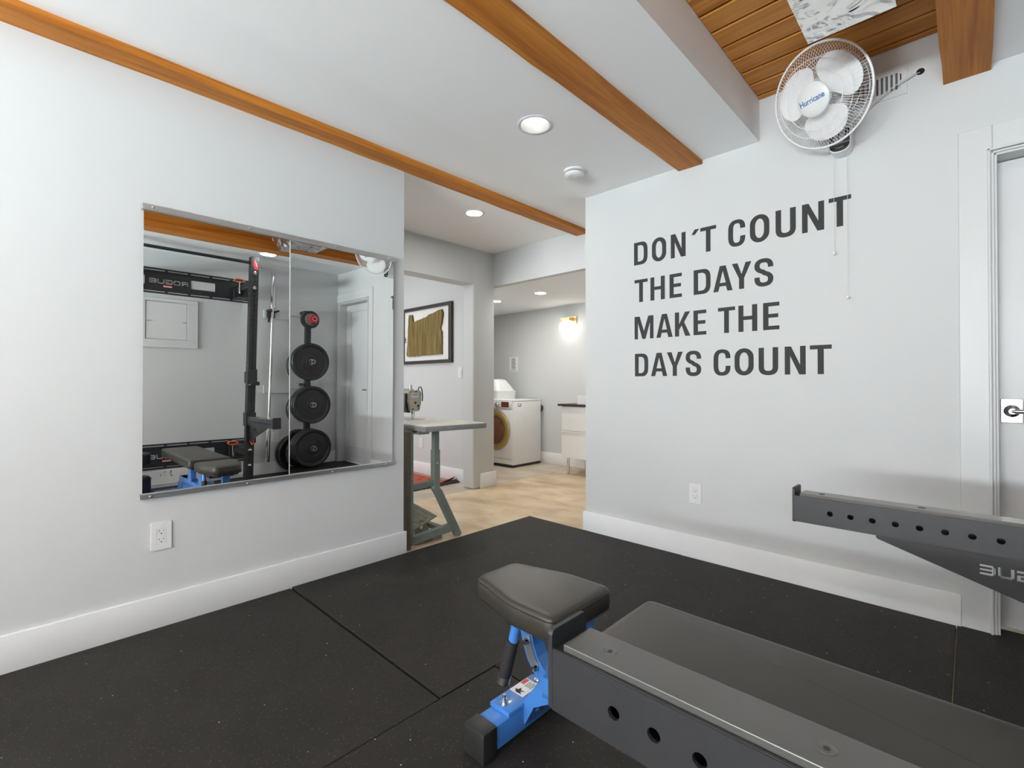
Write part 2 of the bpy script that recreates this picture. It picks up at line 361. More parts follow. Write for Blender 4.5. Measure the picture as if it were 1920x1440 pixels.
struct('wall_hall', MB().box(-1.26, -1.09, 3.25, 3.55, FL, 2.47, bev=0.018, seg=3).box(-1.26, -1.09, 1.2, 3.26, 2.087, 2.47).box(-1.26, -1.09, 0.5, 1.2, FL, 2.47), 'wall', 'white wall end and header around the opening to the side room', smooth=40)
struct('wall_hall', MB().box(-1.09, -0.12, 0.88, 1.0, FL, 2.47), 'wall')
struct('wall_side_room', MB().box(-4.1, -1.2, 3.41, 3.53, FL, 2.47), 'wall', 'white side room wall that carries the framed wood slab')
ws = MB().box(-4.1, -3.35, 0.5, 0.6, FL, 2.47).box(-1.85, -1.26, 0.5, 0.6, FL, 2.47).box(-3.35, -1.85, 0.5, 0.6, FL, 0.85).box(-3.35, -1.85, 0.5, 0.6, 2.15, 2.47)
struct('wall_side_room', ws, 'wall'); struct('wall_side_room', MB().box(-4.1, -4.0, 0.5, 3.53, FL, 2.47), 'wall')
struct('wall_laundry', MB().box(-3.3, 0.7, 5.04, 5.16, FL, 2.5), 'wall', 'white back wall of the laundry')
struct('wall_laundry', MB().box(-3.3, -3.2, 3.5, 5.1, FL, 2.5), 'wall'); struct('wall_laundry', MB().box(0.553, 0.67, 3.005, 5.1, FL, 2.5), 'wall')
# ceilings: drywall, a dropped lid over the laundry, an opening that bares the boards above
pr = [(-4.1, 2.448), (0.0, 2.448), (0.6, 2.42), (0.6, 2.70), (-4.1, 2.70)]
k = len(pr); V = [(x, -4.4, z) for x, z in pr] + [(x, 3.56, z) for x, z in pr]
cm = MB().raw(V, [tuple(range(k)), tuple(range(2*k-1, k-1, -1))] + [(i, i+k, (i+1) % k + k, (i+1) % k) for i in range(k)])
cm.plate([rect(0.6, -4.4, 1.733, 3.0)], [circ(0.938, 1.881, 0.0765, 40), circ(0.938, -0.35, 0.0765, 40)], 0.10, face_pz(0, 0, 2.42)).box(1.70, 1.733, -4.4, 3.0, 2.5195, 2.70)
struct('ceiling', cm, 'ceil', 'white drywall ceiling with the drop along the bared boards')
struct('ceiling', MB().box(-3.3, 0.7, 3.56, 5.16, 2.098, 2.52), 'ceil', 'low white ceiling of the laundry')
struct('wall_header', MB().box(-1.2, 0.56, 3.53, 3.60, 2.097, 2.50), 'wall', 'white header over the laundry opening')
struct('ceiling', MB().box(2.64, 3.6, -4.4, 3.0, 2.432, 2.70), 'ceil', 'white ceiling over the rack')
bo = struct('ceiling', MB().box(1.733, 2.64, -4.4, 3.0, 2.678, 2.72), 'greydark', 'opening in the ceiling lined with fir boards')
pl = None
for i in range(55):
    y1 = 2.884 if i == 0 else 2.84 - (i-1)*0.131
    y0 = 2.84 - i*0.131
    if i == 0:
        MB().box(1.733, 2.56, y0+0.0045, y1, 2.652, 2.677, bev=0.004, seg=1).build('plank', 'plankwood', bo)
    elif pl is None:
        pl = MB().box(1.733, 2.56, y0+0.0045, y1-0.0045, 2.652, 2.677, bev=0.006, seg=1).build('plank', 'plankwood', bo)
    else: dup(pl, (pl.location.x, (y0+y1)/2, pl.location.z), bo)
# baseboards
def bboard(name, *b, label=None):
    return struct(name, MB().box(*b, bev=0.004, seg=2), 'basew', label, smooth=40)
bboard('baseboard_left', 0, 0.016, -4.3, 1.713, FL, 0.135, label='tall white baseboard under the mirror')
bboard('baseboard_right', 0.538, 2.545, 2.869, 2.887, FL, 0.136, label='tall white baseboard under the words')
bboard('baseboard_opposite', W-0.016, W, -4.3, 2.88, FL, 0.136)
bboard('baseboard_hall', -1.092, -1.074, 3.335, 3.563, FL, 0.133, label='short white baseboard on the wall end')
bboard('baseboard_side_room', -4.0, -1.26, 3.394, 3.412, FL, 0.118)
bboard('baseboard_laundry', -3.2, 0.55, 5.024, 5.042, FL, 0.13)
# door casing, beads and jamb
struct('trim_1', MB().box(2.545, 2.652, 2.874, YT+0.001, 0, 2.165, bev=0.003).box(2.652, W, 2.874, YT+0.001, 2.062, 2.165, bev=0.003), 'trimw', 'flat white casing board beside the door')
bead = MB()
for a, d in ((0.0, 0.010), (0.011, 0.004), (0.020, -0.008)):
    bead.box(2.636+a, 2.646+a, 2.872-d*0.0+0.0-0.010+a*0.9, 3.0, 0, 2.062-a, bev=0.003).box(2.636+a, 3.414-a, 2.862+a*0.9, 3.0, 2.052-a, 2.062-a, bev=0.003).box(3.404-a, 3.414-a, 2.862+a*0.9, 3.0, 0, 2.062-a, bev=0.003)
struct('trim_2', bead, 'trimw', 'stepped white bead round the door opening')
# the door: recessed panel between stiles and rails
d = bpy.data.objects.new('door_1', None); COL.objects.link(d); d.location = (3.03, 2.99, 0); d['kind'] = 'structure'; d['label'] = 'white one-panel door with a chrome lever'
MB().box(2.76, 3.30, 2.989, 3.002, 0.2, 1.95).build('panel', 'doorw', d)
for a, b in ((2.667, 2.795), (3.268, 3.385)): MB().box(a, b, 2.975, 3.006, 0.008, 2.028, bev=0.003).build('stile', 'doorw', d)
for a, b in ((0.008, 0.215), (1.935, 2.028)): MB().box(2.795, 3.268, 2.975, 3.006, a, b, bev=0.003).build('rail', 'doorw', d)
h = MB().box(2.673, 2.741, 2.967, 2.976, 0.892, 0.996, bev=0.002).build('handle_plate', 'nickel', d)
lv = MB().lathe([(0.0, 0), (0.026, 0), (0.026, 0.006), (0.018, 0.012), (0.012, 0.016), (0.012, 0.05), (0, 0.05)], 24, aim((2.707, 2.968, 0.944), (0, -1, 0)))
lv.tube([(2.707, 2.926, 0.944), (2.72, 2.92, 0.944), (2.76, 2.92, 0.944), (2.85, 2.922, 0.944)], [0.010, 0.010, 0.0085, 0.0085], 12); lv.build('lever', 'chrome', d, smooth=40)
# exposed beams
def beam(x0, x1, z0, z1, y0, y1, label):
    b = bmesh.new(); bmesh.ops.create_cube(b, size=1.0)
    for p in b.verts: p.co = Vector(((x0+x1)/2+p.co.x*(x1-x0), (y0+y1)/2+p.co.y*(y1-y0), (z0+z1)/2+p.co.z*(z1-z0)))
    es = [e for e in b.edges if abs(e.verts[0].co.y-e.verts[1].co.y) > 1]
    bmesh.ops.subdivide_edges(b, edges=es, cuts=40)
    rnd = random.Random(int(x0*1000)+5)
    for p in b.verts:
        if p.co.z < (z0+z1)/2: p.co.x += rnd.uniform(-0.0025, 0.0025); p.co.z += rnd.uniform(-0.002, 0.002)
    o = MB().bm(b).build('ceiling_beam', 'beamwood'); tag(o, label, 'beam', 'exposed ceiling beams')
beam(0.0, 0.115, 2.404, 2.46, -4.3, 3.53, 'long fir beam running along the top of the mirror wall')
beam(1.262, 1.413, 2.398, 2.44, -4.3, YT, 'fir beam in the middle of the white ceiling past the recessed light')
beam(2.497, 2.650, 2.405, 2.677, -4.3, YT, 'deep fir beam over the door casing, right of the fan')

# ---------------------------------------------------------------- rubber mats
def mat_piece(x0, x1, y0, y1, label, dz=0.0):
    o = MB().box(x0, x1, y0, y1, FL+0.0005, dz, bev=0.0008, seg=1).build('rubber_mat', 'rubber'); tag(o, label, 'mat', 'black rubber floor mats')
mat_piece(0.018, 1.2799, 1.008, 2.870, 'black rubber mat whose far corner points into the hall')
mat_piece(0.018, 1.279, -0.84, 0.998, 'black rubber mat along the wall under the mirror outlet', -0.004)
mat_piece(1.2801, 2.527, 1.262, 2.866, 'black rubber mat along the baseboard under the words')
mat_piece(1.287, 2.524, -0.58, 1.252, 'black rubber mat under the near half of the bench')
mat_piece(2.5315, 3.44, 1.15, 2.965, 'black rubber mat in front of the door')
mat_piece(2.533, 3.44, -0.70, 1.145, 'black rubber mat under the rack beside the bench end')
mat_piece(0.018, 1.279, -2.68, -0.85, 'black rubber mat behind the camera along the mirror wall')
mat_piece(1.287, 2.524, -2.42, -0.59, 'black rubber mat straight behind the camera')
mat_piece(2.533, 3.44, -2.54, -0.71, 'black rubber mat behind the camera along the rack wall')

# ---------------------------------------------------------------- big words on the wall
CAP, SV, SH = 0.151, 0.0275, 0.0215
def stroke(path, t0, t1=None):
    """polygon of constant-ish width round an open path"""
    P = [Vector(p) for p in path]; L = []; R = []
    for i, p in enumerate(P):
        d = (P[min(i+1, len(P)-1)] - P[max(i-1, 0)]).normalized(); n = Vector((-d.y, d.x))
        t = t0 + (t1-t0)*abs(d.y)**1.5 if t1 else t0
        L.append(tuple(p+n*t/2)); R.append(tuple(p-n*t/2))
    return L + R[::-1]
def bez(p0, p1, p2, n=8): return [tuple(Vector(p0)*(1-t)**2 + Vector(p1)*2*t*(1-t) + Vector(p2)*t*t) for t in [i/n for i in range(n+1)]]
def glyph(c, w):
    h, v, s = CAP, SV, SH
    if c == 'T': return [[(0, h-s), (w/2-v/2, h-s), (w/2-v/2, 0), (w/2+v/2, 0), (w/2+v/2, h-s), (w, h-s), (w, h), (0, h)]], []
    if c == 'H': return [[(0, 0), (v, 0), (v, h*.44), (w-v, h*.44), (w-v, 0), (w, 0), (w, h), (w-v, h), (w-v, h*.44+s), (v, h*.44+s), (v, h), (0, h)]], []
    if c == 'E': return [[(0, 0), (w, 0), (w, s), (v, s), (v, h*.44), (w*.93, h*.44), (w*.93, h*.44+s), (v, h*.44+s), (v, h-s), (w, h-s), (w, h), (0, h)]], []
    if c == 'N': return [[(0, 0), (v*.95, 0), (v*.95, h*.66), (w-v*1.1, 0), (w, 0), (w, h), (w-v*.95, h), (w-v*.95, h*.34), (v*1.1, h), (0, h)]], []
    if c == 'M': return [[(0, 0), (v*.9, 0), (v*.9, h*.72), (w/2-v*.42, 0), (w/2+v*.42, 0), (w-v*.9, h*.72), (w-v*.9, 0), (w, 0), (w, h), (w-v*1.35, h), (w/2, h*.34), (v*1.35, h), (0, h)]], []
    if c == 'A': return [[(0, 0), (v*1.05, 0), (v*1.05+w*.075, h*.20), (w-v*1.05-w*.075, h*.20), (w-v*1.05, 0), (w, 0), (w/2+v*.62, h), (w/2-v*.62, h)]], [[(w*.5-w*.155, h*.20+s*.95), (w*.5+w*.155, h*.20+s*.95), (w*.5, h*.80)]]
    if c == 'Y': return [[(w/2-v/2, 0), (w/2+v/2, 0), (w/2+v/2, h*.40), (w, h), (w-v*1.12, h), (w/2, h*.56), (v*1.12, h), (0, h), (w/2-v/2, h*.40)]], []
    if c == 'K': return [[(0, 0), (v, 0), (v, h*.27), (w*.44, h*.44), (w-v*1.2, 0), (w, 0), (w*.60, h*.575), (w*.98, h), (w-v*1.25, h), (v, h*.50), (v, h), (0, h)]], []
    if c == 'D':
        o = [(0, 0), (w*.42, 0)] + bez((w*.55, 0), (w, 0.0), (w, h*.36)) + bez((w, h*.64), (w, h), (w*.55, h)) + [(w*.42, h), (0, h)]
        i = [(v, s), (w*.40, s)] + bez((w*.45, s), (w-v, s), (w-v, h*.38)) + bez((w-v, h*.62), (w-v, h-s), (w*.45, h-s)) + [(v, h-s)]
        return [o], [i]
    ov = 0.0022
    if c == 'O': return [rrect(0, -ov, w, h+ov, w*.5, h*.34, 10)], [rrect(v, s, w-v, h-s, w*.5-v, h*.26, 10)]
    if c == 'U':
        o = [(0, h), (0, h*.30)] + bez((0, h*.28), (0, -ov), (w*.5, -ov)) + bez((w*.5, -ov), (w, -ov), (w, h*.28)) + [(w, h), (w-v, h), (w-v, h*.30)]
        return [o + bez((w-v, h*.28), (w-v, s), (w*.5, s)) + bez((w*.5, s), (v, s), (v, h*.28)) + [(v, h)]], []
    if c == 'C':
        path = [(w-v*.5, h*.66)] + bez((w-v*.5, h*.70), (w-v*.5, h-s*.5+ov), (w*.51, h-s*.5+ov)) + bez((w*.49, h-s*.5+ov), (v*.5, h-s*.5+ov), (v*.5, h*.64)) + bez((v*.5, h*.36), (v*.5, s*.5-ov), (w*.49, s*.5-ov)) + bez((w*.51, s*.5-ov), (w-v*.5, s*.5-ov), (w-v*.5, h*.32)) + [(w-v*.5, h*.37)]
        return [stroke(path, s, v)], []
    if c == 'S':
        a = s*.5
        path = [(w-v*.5, h*.68)] + bez((w-v*.5, h*.71), (w-v*.5, h-a+ov), (w*.5, h-a+ov)) + bez((w*.48, h-a+ov), (v*.5, h-a+ov), (v*.5, h*.745)) + bez((v*.5, h*.73), (v*.5, h*.60), (w*.45, h*.53)) + bez((w*.55, h*.47), (w-v*.5, h*.40), (w-v*.5, h*.27)) + bez((w-v*.5, h*.255), (w-v*.5, a-ov), (w*.5, a-ov)) + bez((w*.48, a-ov), (v*.5, a-ov), (v*.5, h*.29)) + [(v*.5, h*.34)]
        return [stroke(path, s*1.05, v)], []
    return [[(0, h*.79), (w*.45, h*.79), (w, h), (w*.42, h)]], []          # acute accent used as an apostrophe
LINES = [(1.857, [('D', 0.949, 1.048), ('O', 1.079, 1.178), ('N', 1.209, 1.306), ("'", 1.343, 1.391), ('T', 1.398, 1.493), ('C', 1.562, 1.656), ('O', 1.681, 1.782), ('U', 1.813, 1.911), ('N', 1.94, 2.04), ('T', 2.06, 2.155)]),
         (1.606, [('T', 0.952, 1.048), ('H', 1.068, 1.168), ('E', 1.2, 1.281), ('D', 1.356, 1.459), ('A', 1.475, 1.585), ('Y', 1.582, 1.688), ('S', 1.704, 1.801)]),
         (1.359, [('M', 0.952, 1.089), ('A', 1.109, 1.220), ('K', 1.235, 1.335), ('E', 1.354, 1.433), ('T', 1.502, 1.599), ('H', 1.617, 1.718), ('E', 1.748, 1.83)]),
         (1.111, [('D', 0.954, 1.051), ('A', 1.071, 1.183), ('Y', 1.181, 1.286), ('S', 1.304, 1.401), ('C', 1.475, 1.572), ('O', 1.595, 1.698), ('U', 1.724, 1.823), ('N', 1.855, 1.954), ('T', 1.973, 2.07)])]
q = thing('wall_lettering', "black vinyl words DON'T COUNT THE DAYS MAKE THE DAYS COUNT on white wall", 'lettering', (1.55, YT, 1.111))
for z, ls in LINES:
    for c, a, b in ls:
        o, h = glyph(c, b-a)
        MB().plate(o, h, 0.0008, face_ny(a, YT-0.0002, z)).build('letter', 'letter', q)

# ---------------------------------------------------------------- outlets, switch
def outlet(M, pos, label, decora=True, group='white duplex outlets'):
    t = thing('power_outlet', label, 'outlet', pos, group)
    MB().plate([rrect(-0.037, -0.060, 0.037, 0.060, 0.004)], [rrect(-0.0172, -0.034, 0.0172, 0.034, 0.003)], 0.006, M).build('cover_plate', 'plasticw', t)
    holes = []
    for s in (-1, 1):
        cy = s*0.0185
        holes += [rect(-0.0085, cy+0.000, -0.0062, cy+0.009), rect(0.0062, cy+0.001, 0.0085, cy+0.008), circ(0, cy-0.0075, 0.0030, 10)]
    MB().plate([rrect(-0.0165, -0.0335, 0.0165, 0.0335, 0.003)], holes, 0.0058, M).build('socket', 'plasticw', t)
    MB().plate([rect(-0.03, -0.05, 0.03, 0.05)], [], 0.0008, M).build('box', 'darkhole', t)
    for s in (-1, 1): MB().lathe([(0.003, 0.006), (0.003, 0.0072), (0, 0.0075)], 10, M @ Matrix.Translation((0, s*0.048, 0))).build('screw', 'plasticw', t)
outlet(face_px(0.0, 0.450, 0.391), (0.0, 0.450, 0.391), 'white duplex outlet on the wall under the mirror')
outlet(face_ny(1.363, YT, 0.391), (1.363, YT, 0.391), 'white duplex outlet on the wall below the words')
outlet(face_nx(W, 2.165, 0.426), (W, 2.165, 0.426), 'white outlet seen in the mirror beside the barbell')
outlet(face_ny(-2.221, 3.41, 0.349), (-2.221, 3.41, 0.349), 'white outlet on the side room wall under the sewing table')
t = thing('light_switch', 'white rocker light switch right of the framed wood slab', 'switch', (-1.49, 3.41, 1.187))
M = face_ny(-1.49, 3.41, 1.187)
MB().plate([rrect(-0.035, -0.058, 0.035, 0.058, 0.004)], [], 0.006, M).build('cover_plate', 'plasticw', t)
MB().box(-0.016, 0.016, -0.033, 0.033, 0.006, 0.010, bev=0.002, M=M).build('rocker', 'white', t)

# ---------------------------------------------------------------- wall mirror of two sheets in aluminium channels
t = thing('wall_mirror', 'big frameless mirror of two sheets clamped in aluminium channels on white wall', 'mirror', (0, 1.0, 0.565))
def sheet(y0, y1, ty, tz, cx):
    n = Vector((1, tz, ty)).normalized(); o = Vector((cx, 1.3, 1.2)); V = []
    for dx in (0.0, -0.005):
        for y, z in ((y0, 0.575), (y1, 0.575), (y1, 1.832), (y0, 1.832)):
            V.append((o.x + dx - ((y-o.y)*tz + (z-o.z)*ty), y, z))
    p = MB().raw(V, [(0, 1, 2, 3), (7, 6, 5, 4), (0, 4, 5, 1), (1, 5, 6, 2), (2, 6, 7, 3), (3, 7, 4, 0)]).build('mirror_pane', 'mirror', t)
    return p
sheet(0.380, 0.9925, 0.0, 0.0, 0.0125); sheet(0.9945, 1.611, -0.008, -0.006, 0.0135)
MB().box(0.005, 0.0145, 0.9925, 0.9945, 0.576, 1.831).build('seam', 'glassedge', t)
V = []
MB().box(0.0, 0.0225, 0.372, 1.619, 1.812, 1.840, bev=0.0015).build('top_channel', 'alu', t)
m = MB().box(0.0, 0.0225, 0.370, 1.611, 0.565, 0.581, bev=0.0015).box(0.0, 0.026, 0.370, 1.611, 0.581, 0.586, bev=0.001); m.build('bottom_channel', 'alu', t)
s0 = None
for y, z in ((0.412, 1.829), (0.797, 1.829), (1.243, 1.829), (1.578, 1.829), (0.409, 0.574), (0.793, 0.574), (1.226, 0.574), (1.563, 0.574)):
    if s0 is None: s0 = MB().lathe([(0.0062, 0), (0.0060, 0.002), (0.0045, 0.004), (0, 0.005)], 14, aim((0.0222, y, z), (1, 0, 0))).build('screw', 'chrome', t, smooth=40)
    else: dup(s0, (s0.location.x, y, z), t)

# ---------------------------------------------------------------- recessed lights, smoke detector, hood light
def downlight(x, y, z, label, em='lampdisc', r=0.075, deep=0.0):
    t = thing('recessed_light', label, 'light', (x, y, z), 'recessed ceiling lights')
    M = Matrix.Translation((x, y, z))
    MB().lathe([(r, -0.001), (r+0.003, -0.004), (r+0.010, -0.005), (r+0.019, -0.001), (r+0.019, 0.0), (r, 0.0), (r, -0.001)], 40, M).build('trim_ring', 'plasticw', t, smooth=50)
    if deep:
        MB().lathe([(r, -0.001), (r-0.004, 0.02), (0.060, deep*0.8), (0.052, deep)], 40, M).build('reflector', 'can', t, smooth=60)
        MB().lathe([(0.0, deep-0.030), (0.024, deep-0.029), (0.036, deep-0.022), (0.040, deep-0.008), (0.040, deep)], 32, M).build('lamp', em, t, smooth=60)
    else:
        MB().lathe([(0.0, -0.0015), (r-0.004, -0.0015), (r, 0.0)], 40, M).build('lens', em, t)
downlight(0.938, 1.881, 2.42, 'lit recessed ceiling light between the two near beams', deep=0.085)
downlight(2.80, 1.847, 2.432, 'lit recessed ceiling light over the rack, seen in the mirror')
downlight(0.938, -0.35, 2.42, 'recessed ceiling light behind the camera near the mirror wall', deep=0.085)
downlight(2.95, -0.45, 2.432, 'recessed ceiling light behind the camera near the rack wall')
downlight(-0.318, 2.574, 2.448, 'lit recessed ceiling light in the hall above the sewing table', 'lampdisc_hall', 0.062)
downlight(-2.4, 2.2, 2.448, 'recessed ceiling light of the side room', 'lampdisc_hall', 0.062)
downlight(-0.956, 4.15, 2.098, 'lit recessed light in the low laundry ceiling', 'lampdisc_laundry', 0.060)
downlight(-1.705, 4.17, 2.098, 'lit recessed laundry light beside the hall corner', 'lampdisc_laundry', 0.060)
t = thing('smoke_detector', 'round white smoke detector on the white ceiling', 'smoke detector', (0.763, 2.464, 2.42))
M = Matrix.Translation((0.763, 2.464, 2.42)) @ Matrix.Rotation(PI, 4, 'X')
MB().lathe([(0.068, 0), (0.068, 0.010), (0.064, 0.013), (0.0, 0.013)], 40, M).build('mounting_base', 'plasticw', t, smooth=40)
MB().lathe([(0.052, 0.013), (0.052, 0.020), (0.0, 0.020)], 40, M).build('sensor_gap', 'greyring', t, smooth=40)
MB().lathe([(0.058, 0.019), (0.061, 0.021), (0.061, 0.033), (0.054, 0.041), (0.040, 0.044), (0.0, 0.045)], 40, M).build('cover', 'plasticw', t, smooth=40)
MB().lathe([(0.011, 0.0445), (0.011, 0.0465), (0, 0.047)], 16, M @ Matrix.Translation((0.02, 0.01, 0))).build('test_button', 'white', t, smooth=40)
t = thing('light_hood', 'shiny metal hood of a ceiling light under the fir boards, seen in mirror', 'light hood', (2.28, 1.99, 2.652))
P = [(1.72, 2.515), (1.815, 2.385), (2.135, 2.385), (2.225, 2.515)]
V = [(2.13, y, z) for y, z in P] + [(2.40, y, z) for y, z in P]
m = MB().raw(V, [(0, 4, 5, 1), (1, 5, 6, 2), (2, 6, 7, 3), (0, 1, 2, 3), (7, 6, 5, 4), (0, 3, 7, 4)]); m.build('reflector', 'hoodmetal', t)
for y in (1.86, 2.12): MB().cyl((2.265, y, 2.51), (2.265, y, 2.653), 0.006, 8).build('hanger_rod', 'steel', t)

# ---------------------------------------------------------------- wall fan
FC = Vector((2.079, 2.618, 2.41)); FA, FB = -0.41, -0.431
FN = Vector((math.sin(FA)*math.cos(FB), -math.cos(FA)*math.cos(FB), math.sin(FB)))
zl = FN; yl = (Vector((0, 0, 1)) - zl*zl.z).normalized(); xl = yl.cross(zl)
FM = Matrix(((xl.x, yl.x, zl.x, FC.x), (xl.y, yl.y, zl.y, FC.y), (xl.z, yl.z, zl.z, FC.z), (0, 0, 0, 1)))
t = thing('wall_fan', 'white oscillating wall fan with three blades high on the wall', 'fan', (2.12, YT, 2.2))
RR = 0.222
def cage(front, name):
    m = MB(); n = 96; sg = 1 if front else -1
    prof = [(0.070, 0.058), (0.12, 0.056), (0.165, 0.048), (0.197, 0.034), (0.214, 0.016), (RR, 0.0)]
    if not front: prof = [(0.055, 0.085), (0.12, 0.080), (0.175, 0.064), (0.207, 0.036), (RR-0.001, 0.002)]
    for i in range(n):
        a = 2*PI*(i+(0 if front else 0.5))/n; tw = 0.10*sg
        m.tube([((r*math.cos(a+tw*(1-r/RR))), (r*math.sin(a+tw*(1-r/RR))), sg*z) for r, z in prof], 0.00085, 4, caps=False, M=FM)
    for r, z in ((0.128, 0.0555), (0.168, 0.0475)) if front else ((0.13, 0.079), (0.175, 0.064)):
        m.tube([(r*math.cos(2*PI*j/60), r*math.sin(2*PI*j/60), sg*z) for j in range(60)], 0.0015, 5, closed=True, M=FM)
    m.build(name, 'fanw', t, smooth=60, kind='stuff')
cage(True, 'front_grille'); cage(False, 'rear_grille')
MB().tube([((RR+0.001)*math.cos(2*PI*j/72), (RR+0.001)*math.sin(2*PI*j/72), 0) for j in range(72)], 0.0052, 8, closed=True, M=FM).build('rim_ring', 'fanw', t, smooth=60)
hc = MB().lathe([(0.074, 0.054), (0.074, 0.061), (0.068, 0.066), (0.04, 0.069), (0, 0.070)], 40, FM).build('hub_cap', 'plasticw', t, smooth=50)
text_mesh('Hurricane', 0.036, 0.0006, FM @ Matrix.Translation((0, 0, 0.0696)) @ Matrix.Rotation(math.radians(0), 4, 'Z'), lm := MB(), xs=0.80, off=0.0006)
lm.build('brand_lettering', 'blueink', hc)
for bi in range(3):
    a0 = math.radians(27 + bi*120); V = []; F = []; nr, na = 8, 9
    for i in range(nr+1):
        r = 0.035 + 0.157*i/nr
        half = math.radians(22 + 31*math.sin(min(1, i/nr*1.15)*PI*0.72))
        if i == nr: half *= 0.80
        for j in range(na+1):
            u = j/na*2-1; a = a0 + u*half
            rr = r - 0.020*(abs(u)**3)*(i/nr)
            V.append((rr*math.cos(a), rr*math.sin(a), 0.004 + u*0.016*(0.4+0.6*i/nr)))
    for i in range(nr):
        for j in range(na):
            p = i*(na+1)+j; F.append((p, p+1, p+na+2, p+na+1))
    n0 = len(V); V2 = [(x, y, z-0.0022) for x, y, z in V]; F2 = [tuple(n0+i for i in q[::-1]) for q in F]
    edge = [i*(na+1) for i in range(nr+1)] + [nr*(na+1)+j for j in range(1, na+1)] + [i*(na+1)+na for i in range(nr-1, -1, -1)]
    F3 = [(edge[i+1], edge[i], edge[i]+n0, edge[i+1]+n0) for i in range(len(edge)-1)]
    MB().raw(V+V2, F+F2+F3, FM).build('blade', 'fanw', t, smooth=50)
MB().lathe([(0, 0.05), (0.03, 0.048), (0.038, 0.03), (0.038, -0.02), (0.0, -0.02)], 28, FM).build('blade_hub', 'fanw', t, smooth=50)
MB().lathe([(0.05, -0.082), (0.062, -0.088), (0.066, -0.12), (0.060, -0.165), (0.045, -0.185), (0, -0.19)], 32, FM).build('motor_housing', 'fanw', t, smooth=50)
mc = FM @ Vector((0, 0, -0.14))
MB().tube([(mc.x, mc.y, mc.z), (mc.x+0.01, mc.y+0.02, mc.z-0.07), (2.120, 2.80, 2.33), (2.120, 2.82, 2.28)], [0.026, 0.024, 0.026, 0.03], 14).build('neck', 'fanw', t, smooth=50)
# wall base with rounded bottom and the black control panel on its face
base = round_poly([(-0.046, -0.062), (0.046, -0.062), (0.046, 0.12), (-0.046, 0.12)], [0.046, 0.046, 0.02, 0.02], 8)
MB().plate([base], [], 0.085, face_ny(2.121, YT, 2.262)).build('wall_base', 'fanw', t, smooth=40)
cp = MB().plate([round_poly([(-0.042, -0.058), (0.042, -0.058), (0.042, 0.045), (-0.042, 0.045)], [0.040, 0.040, 0.005, 0.005], 8)], [], 0.003, face_ny(2.121, YT-0.085, 2.262)).build('control_panel', 'black', t)
MB().lathe([(0.024, 0), (0.022, 0.012), (0.0, 0.013)], 24, aim((2.121, YT-0.088, 2.270), (0, -1, 0))).build('speed_knob', 'fanw', cp, smooth=40)
MB().box(2.1185, 2.1235, YT-0.1035, YT-0.1, 2.252, 2.290).build('knob_mark', 'black', cp)
MB().plate([rect(-0.041, -0.004, 0.041, 0.003)], [], 0.001, face_ny(2.121, YT-0.088, 2.243)).build('panel_stripe', 'greyring', cp)
MB().tube([(2.103, YT-0.0885, 2.224), (2.121, YT-0.0885, 2.2205), (2.139, YT-0.0885, 2.224)], 0.0015, 6).build('panel_mark', 'white', cp)
for x, zb in ((2.088, 1.712), (2.144, 1.484)):
    c = MB().cyl((x, YT-0.03, 2.205), (x, YT-0.03, zb+0.012), 0.0009, 6).build('pull_cord', 'cord', t)
    MB().lathe([(0.002, 0.014), (0.005, 0.010), (0.005, 0.0), (0, 0.0)], 12, Matrix.Translation((x, YT-0.03, zb))).build('cord_end', 'white', c)

# ---------------------------------------------------------------- vent grille and cable hole
t = thing('vent_grille', 'white wall vent with upright slots partly behind the fan', 'vent', (2.27, YT, 2.421))
sl = [rrect(2.185+i*0.0182, 2.452, 2.185+i*0.0182+0.0085, 2.532, 0.004) for i in range(9)]
MB().plate([rect(2.165, 2.421, 2.374, 2.560)], sl, 0.005, face_ny(0, YT, 0)).build('grille_plate', 'trimw', t)
MB().plate([rect(2.18, 2.446, 2.36, 2.538)], [], 0.001, face_ny(0, YT, 0)).build('duct_shadow', 'greydark', t)
b0 = None
for i in range(9):
    x = 2.185+i*0.0182
    if b0 is None: b0 = MB().box(x+0.0085, x+0.0180, YT-0.0075, YT-0.004, 2.450, 2.534, bev=0.002, seg=1).build('slat', 'trimw', t)
    else: dup(b0, (b0.location.x+i*0.0182, b0.location.y, b0.location.z), t)
MB().box(2.347, 2.353, YT-0.010, YT-0.003, 2.488, 2.52, bev=0.002).build('damper_lever', 'chrome', t)
t = thing('cable_hole', 'dark round cable hole in the wall left of the deep beam', 'hole', (2.421, YT, 2.50))
MB().lathe([(0.019, 0), (0.019, 0.004), (0.0155, 0.004), (0.0155, 0.0012)], 24, aim((2.421, YT, 2.50), (0, -1, 0))).build('rim', 'plasticw', t, smooth=50)
MB().lathe([(0.0156, 0.0005), (0.0156, 0.001), (0.0, 0.001)], 24, aim((2.421, YT, 2.50), (0, -1, 0))).build('opening', 'darkhole', t)
o = MB().tube([(2.418, YT-0.002, 2.497), (2.405, YT-0.02, 2.490), (2.35, YT-0.04, 2.464), (2.28, YT-0.05, 2.425), (2.20, YT-0.055, 2.37), (2.14, YT-0.05, 2.33)], 0.0022, 8).build('fan_cable', 'cord', smooth=60)
tag(o, 'thin grey cable from the wall hole to the fan', 'cable')

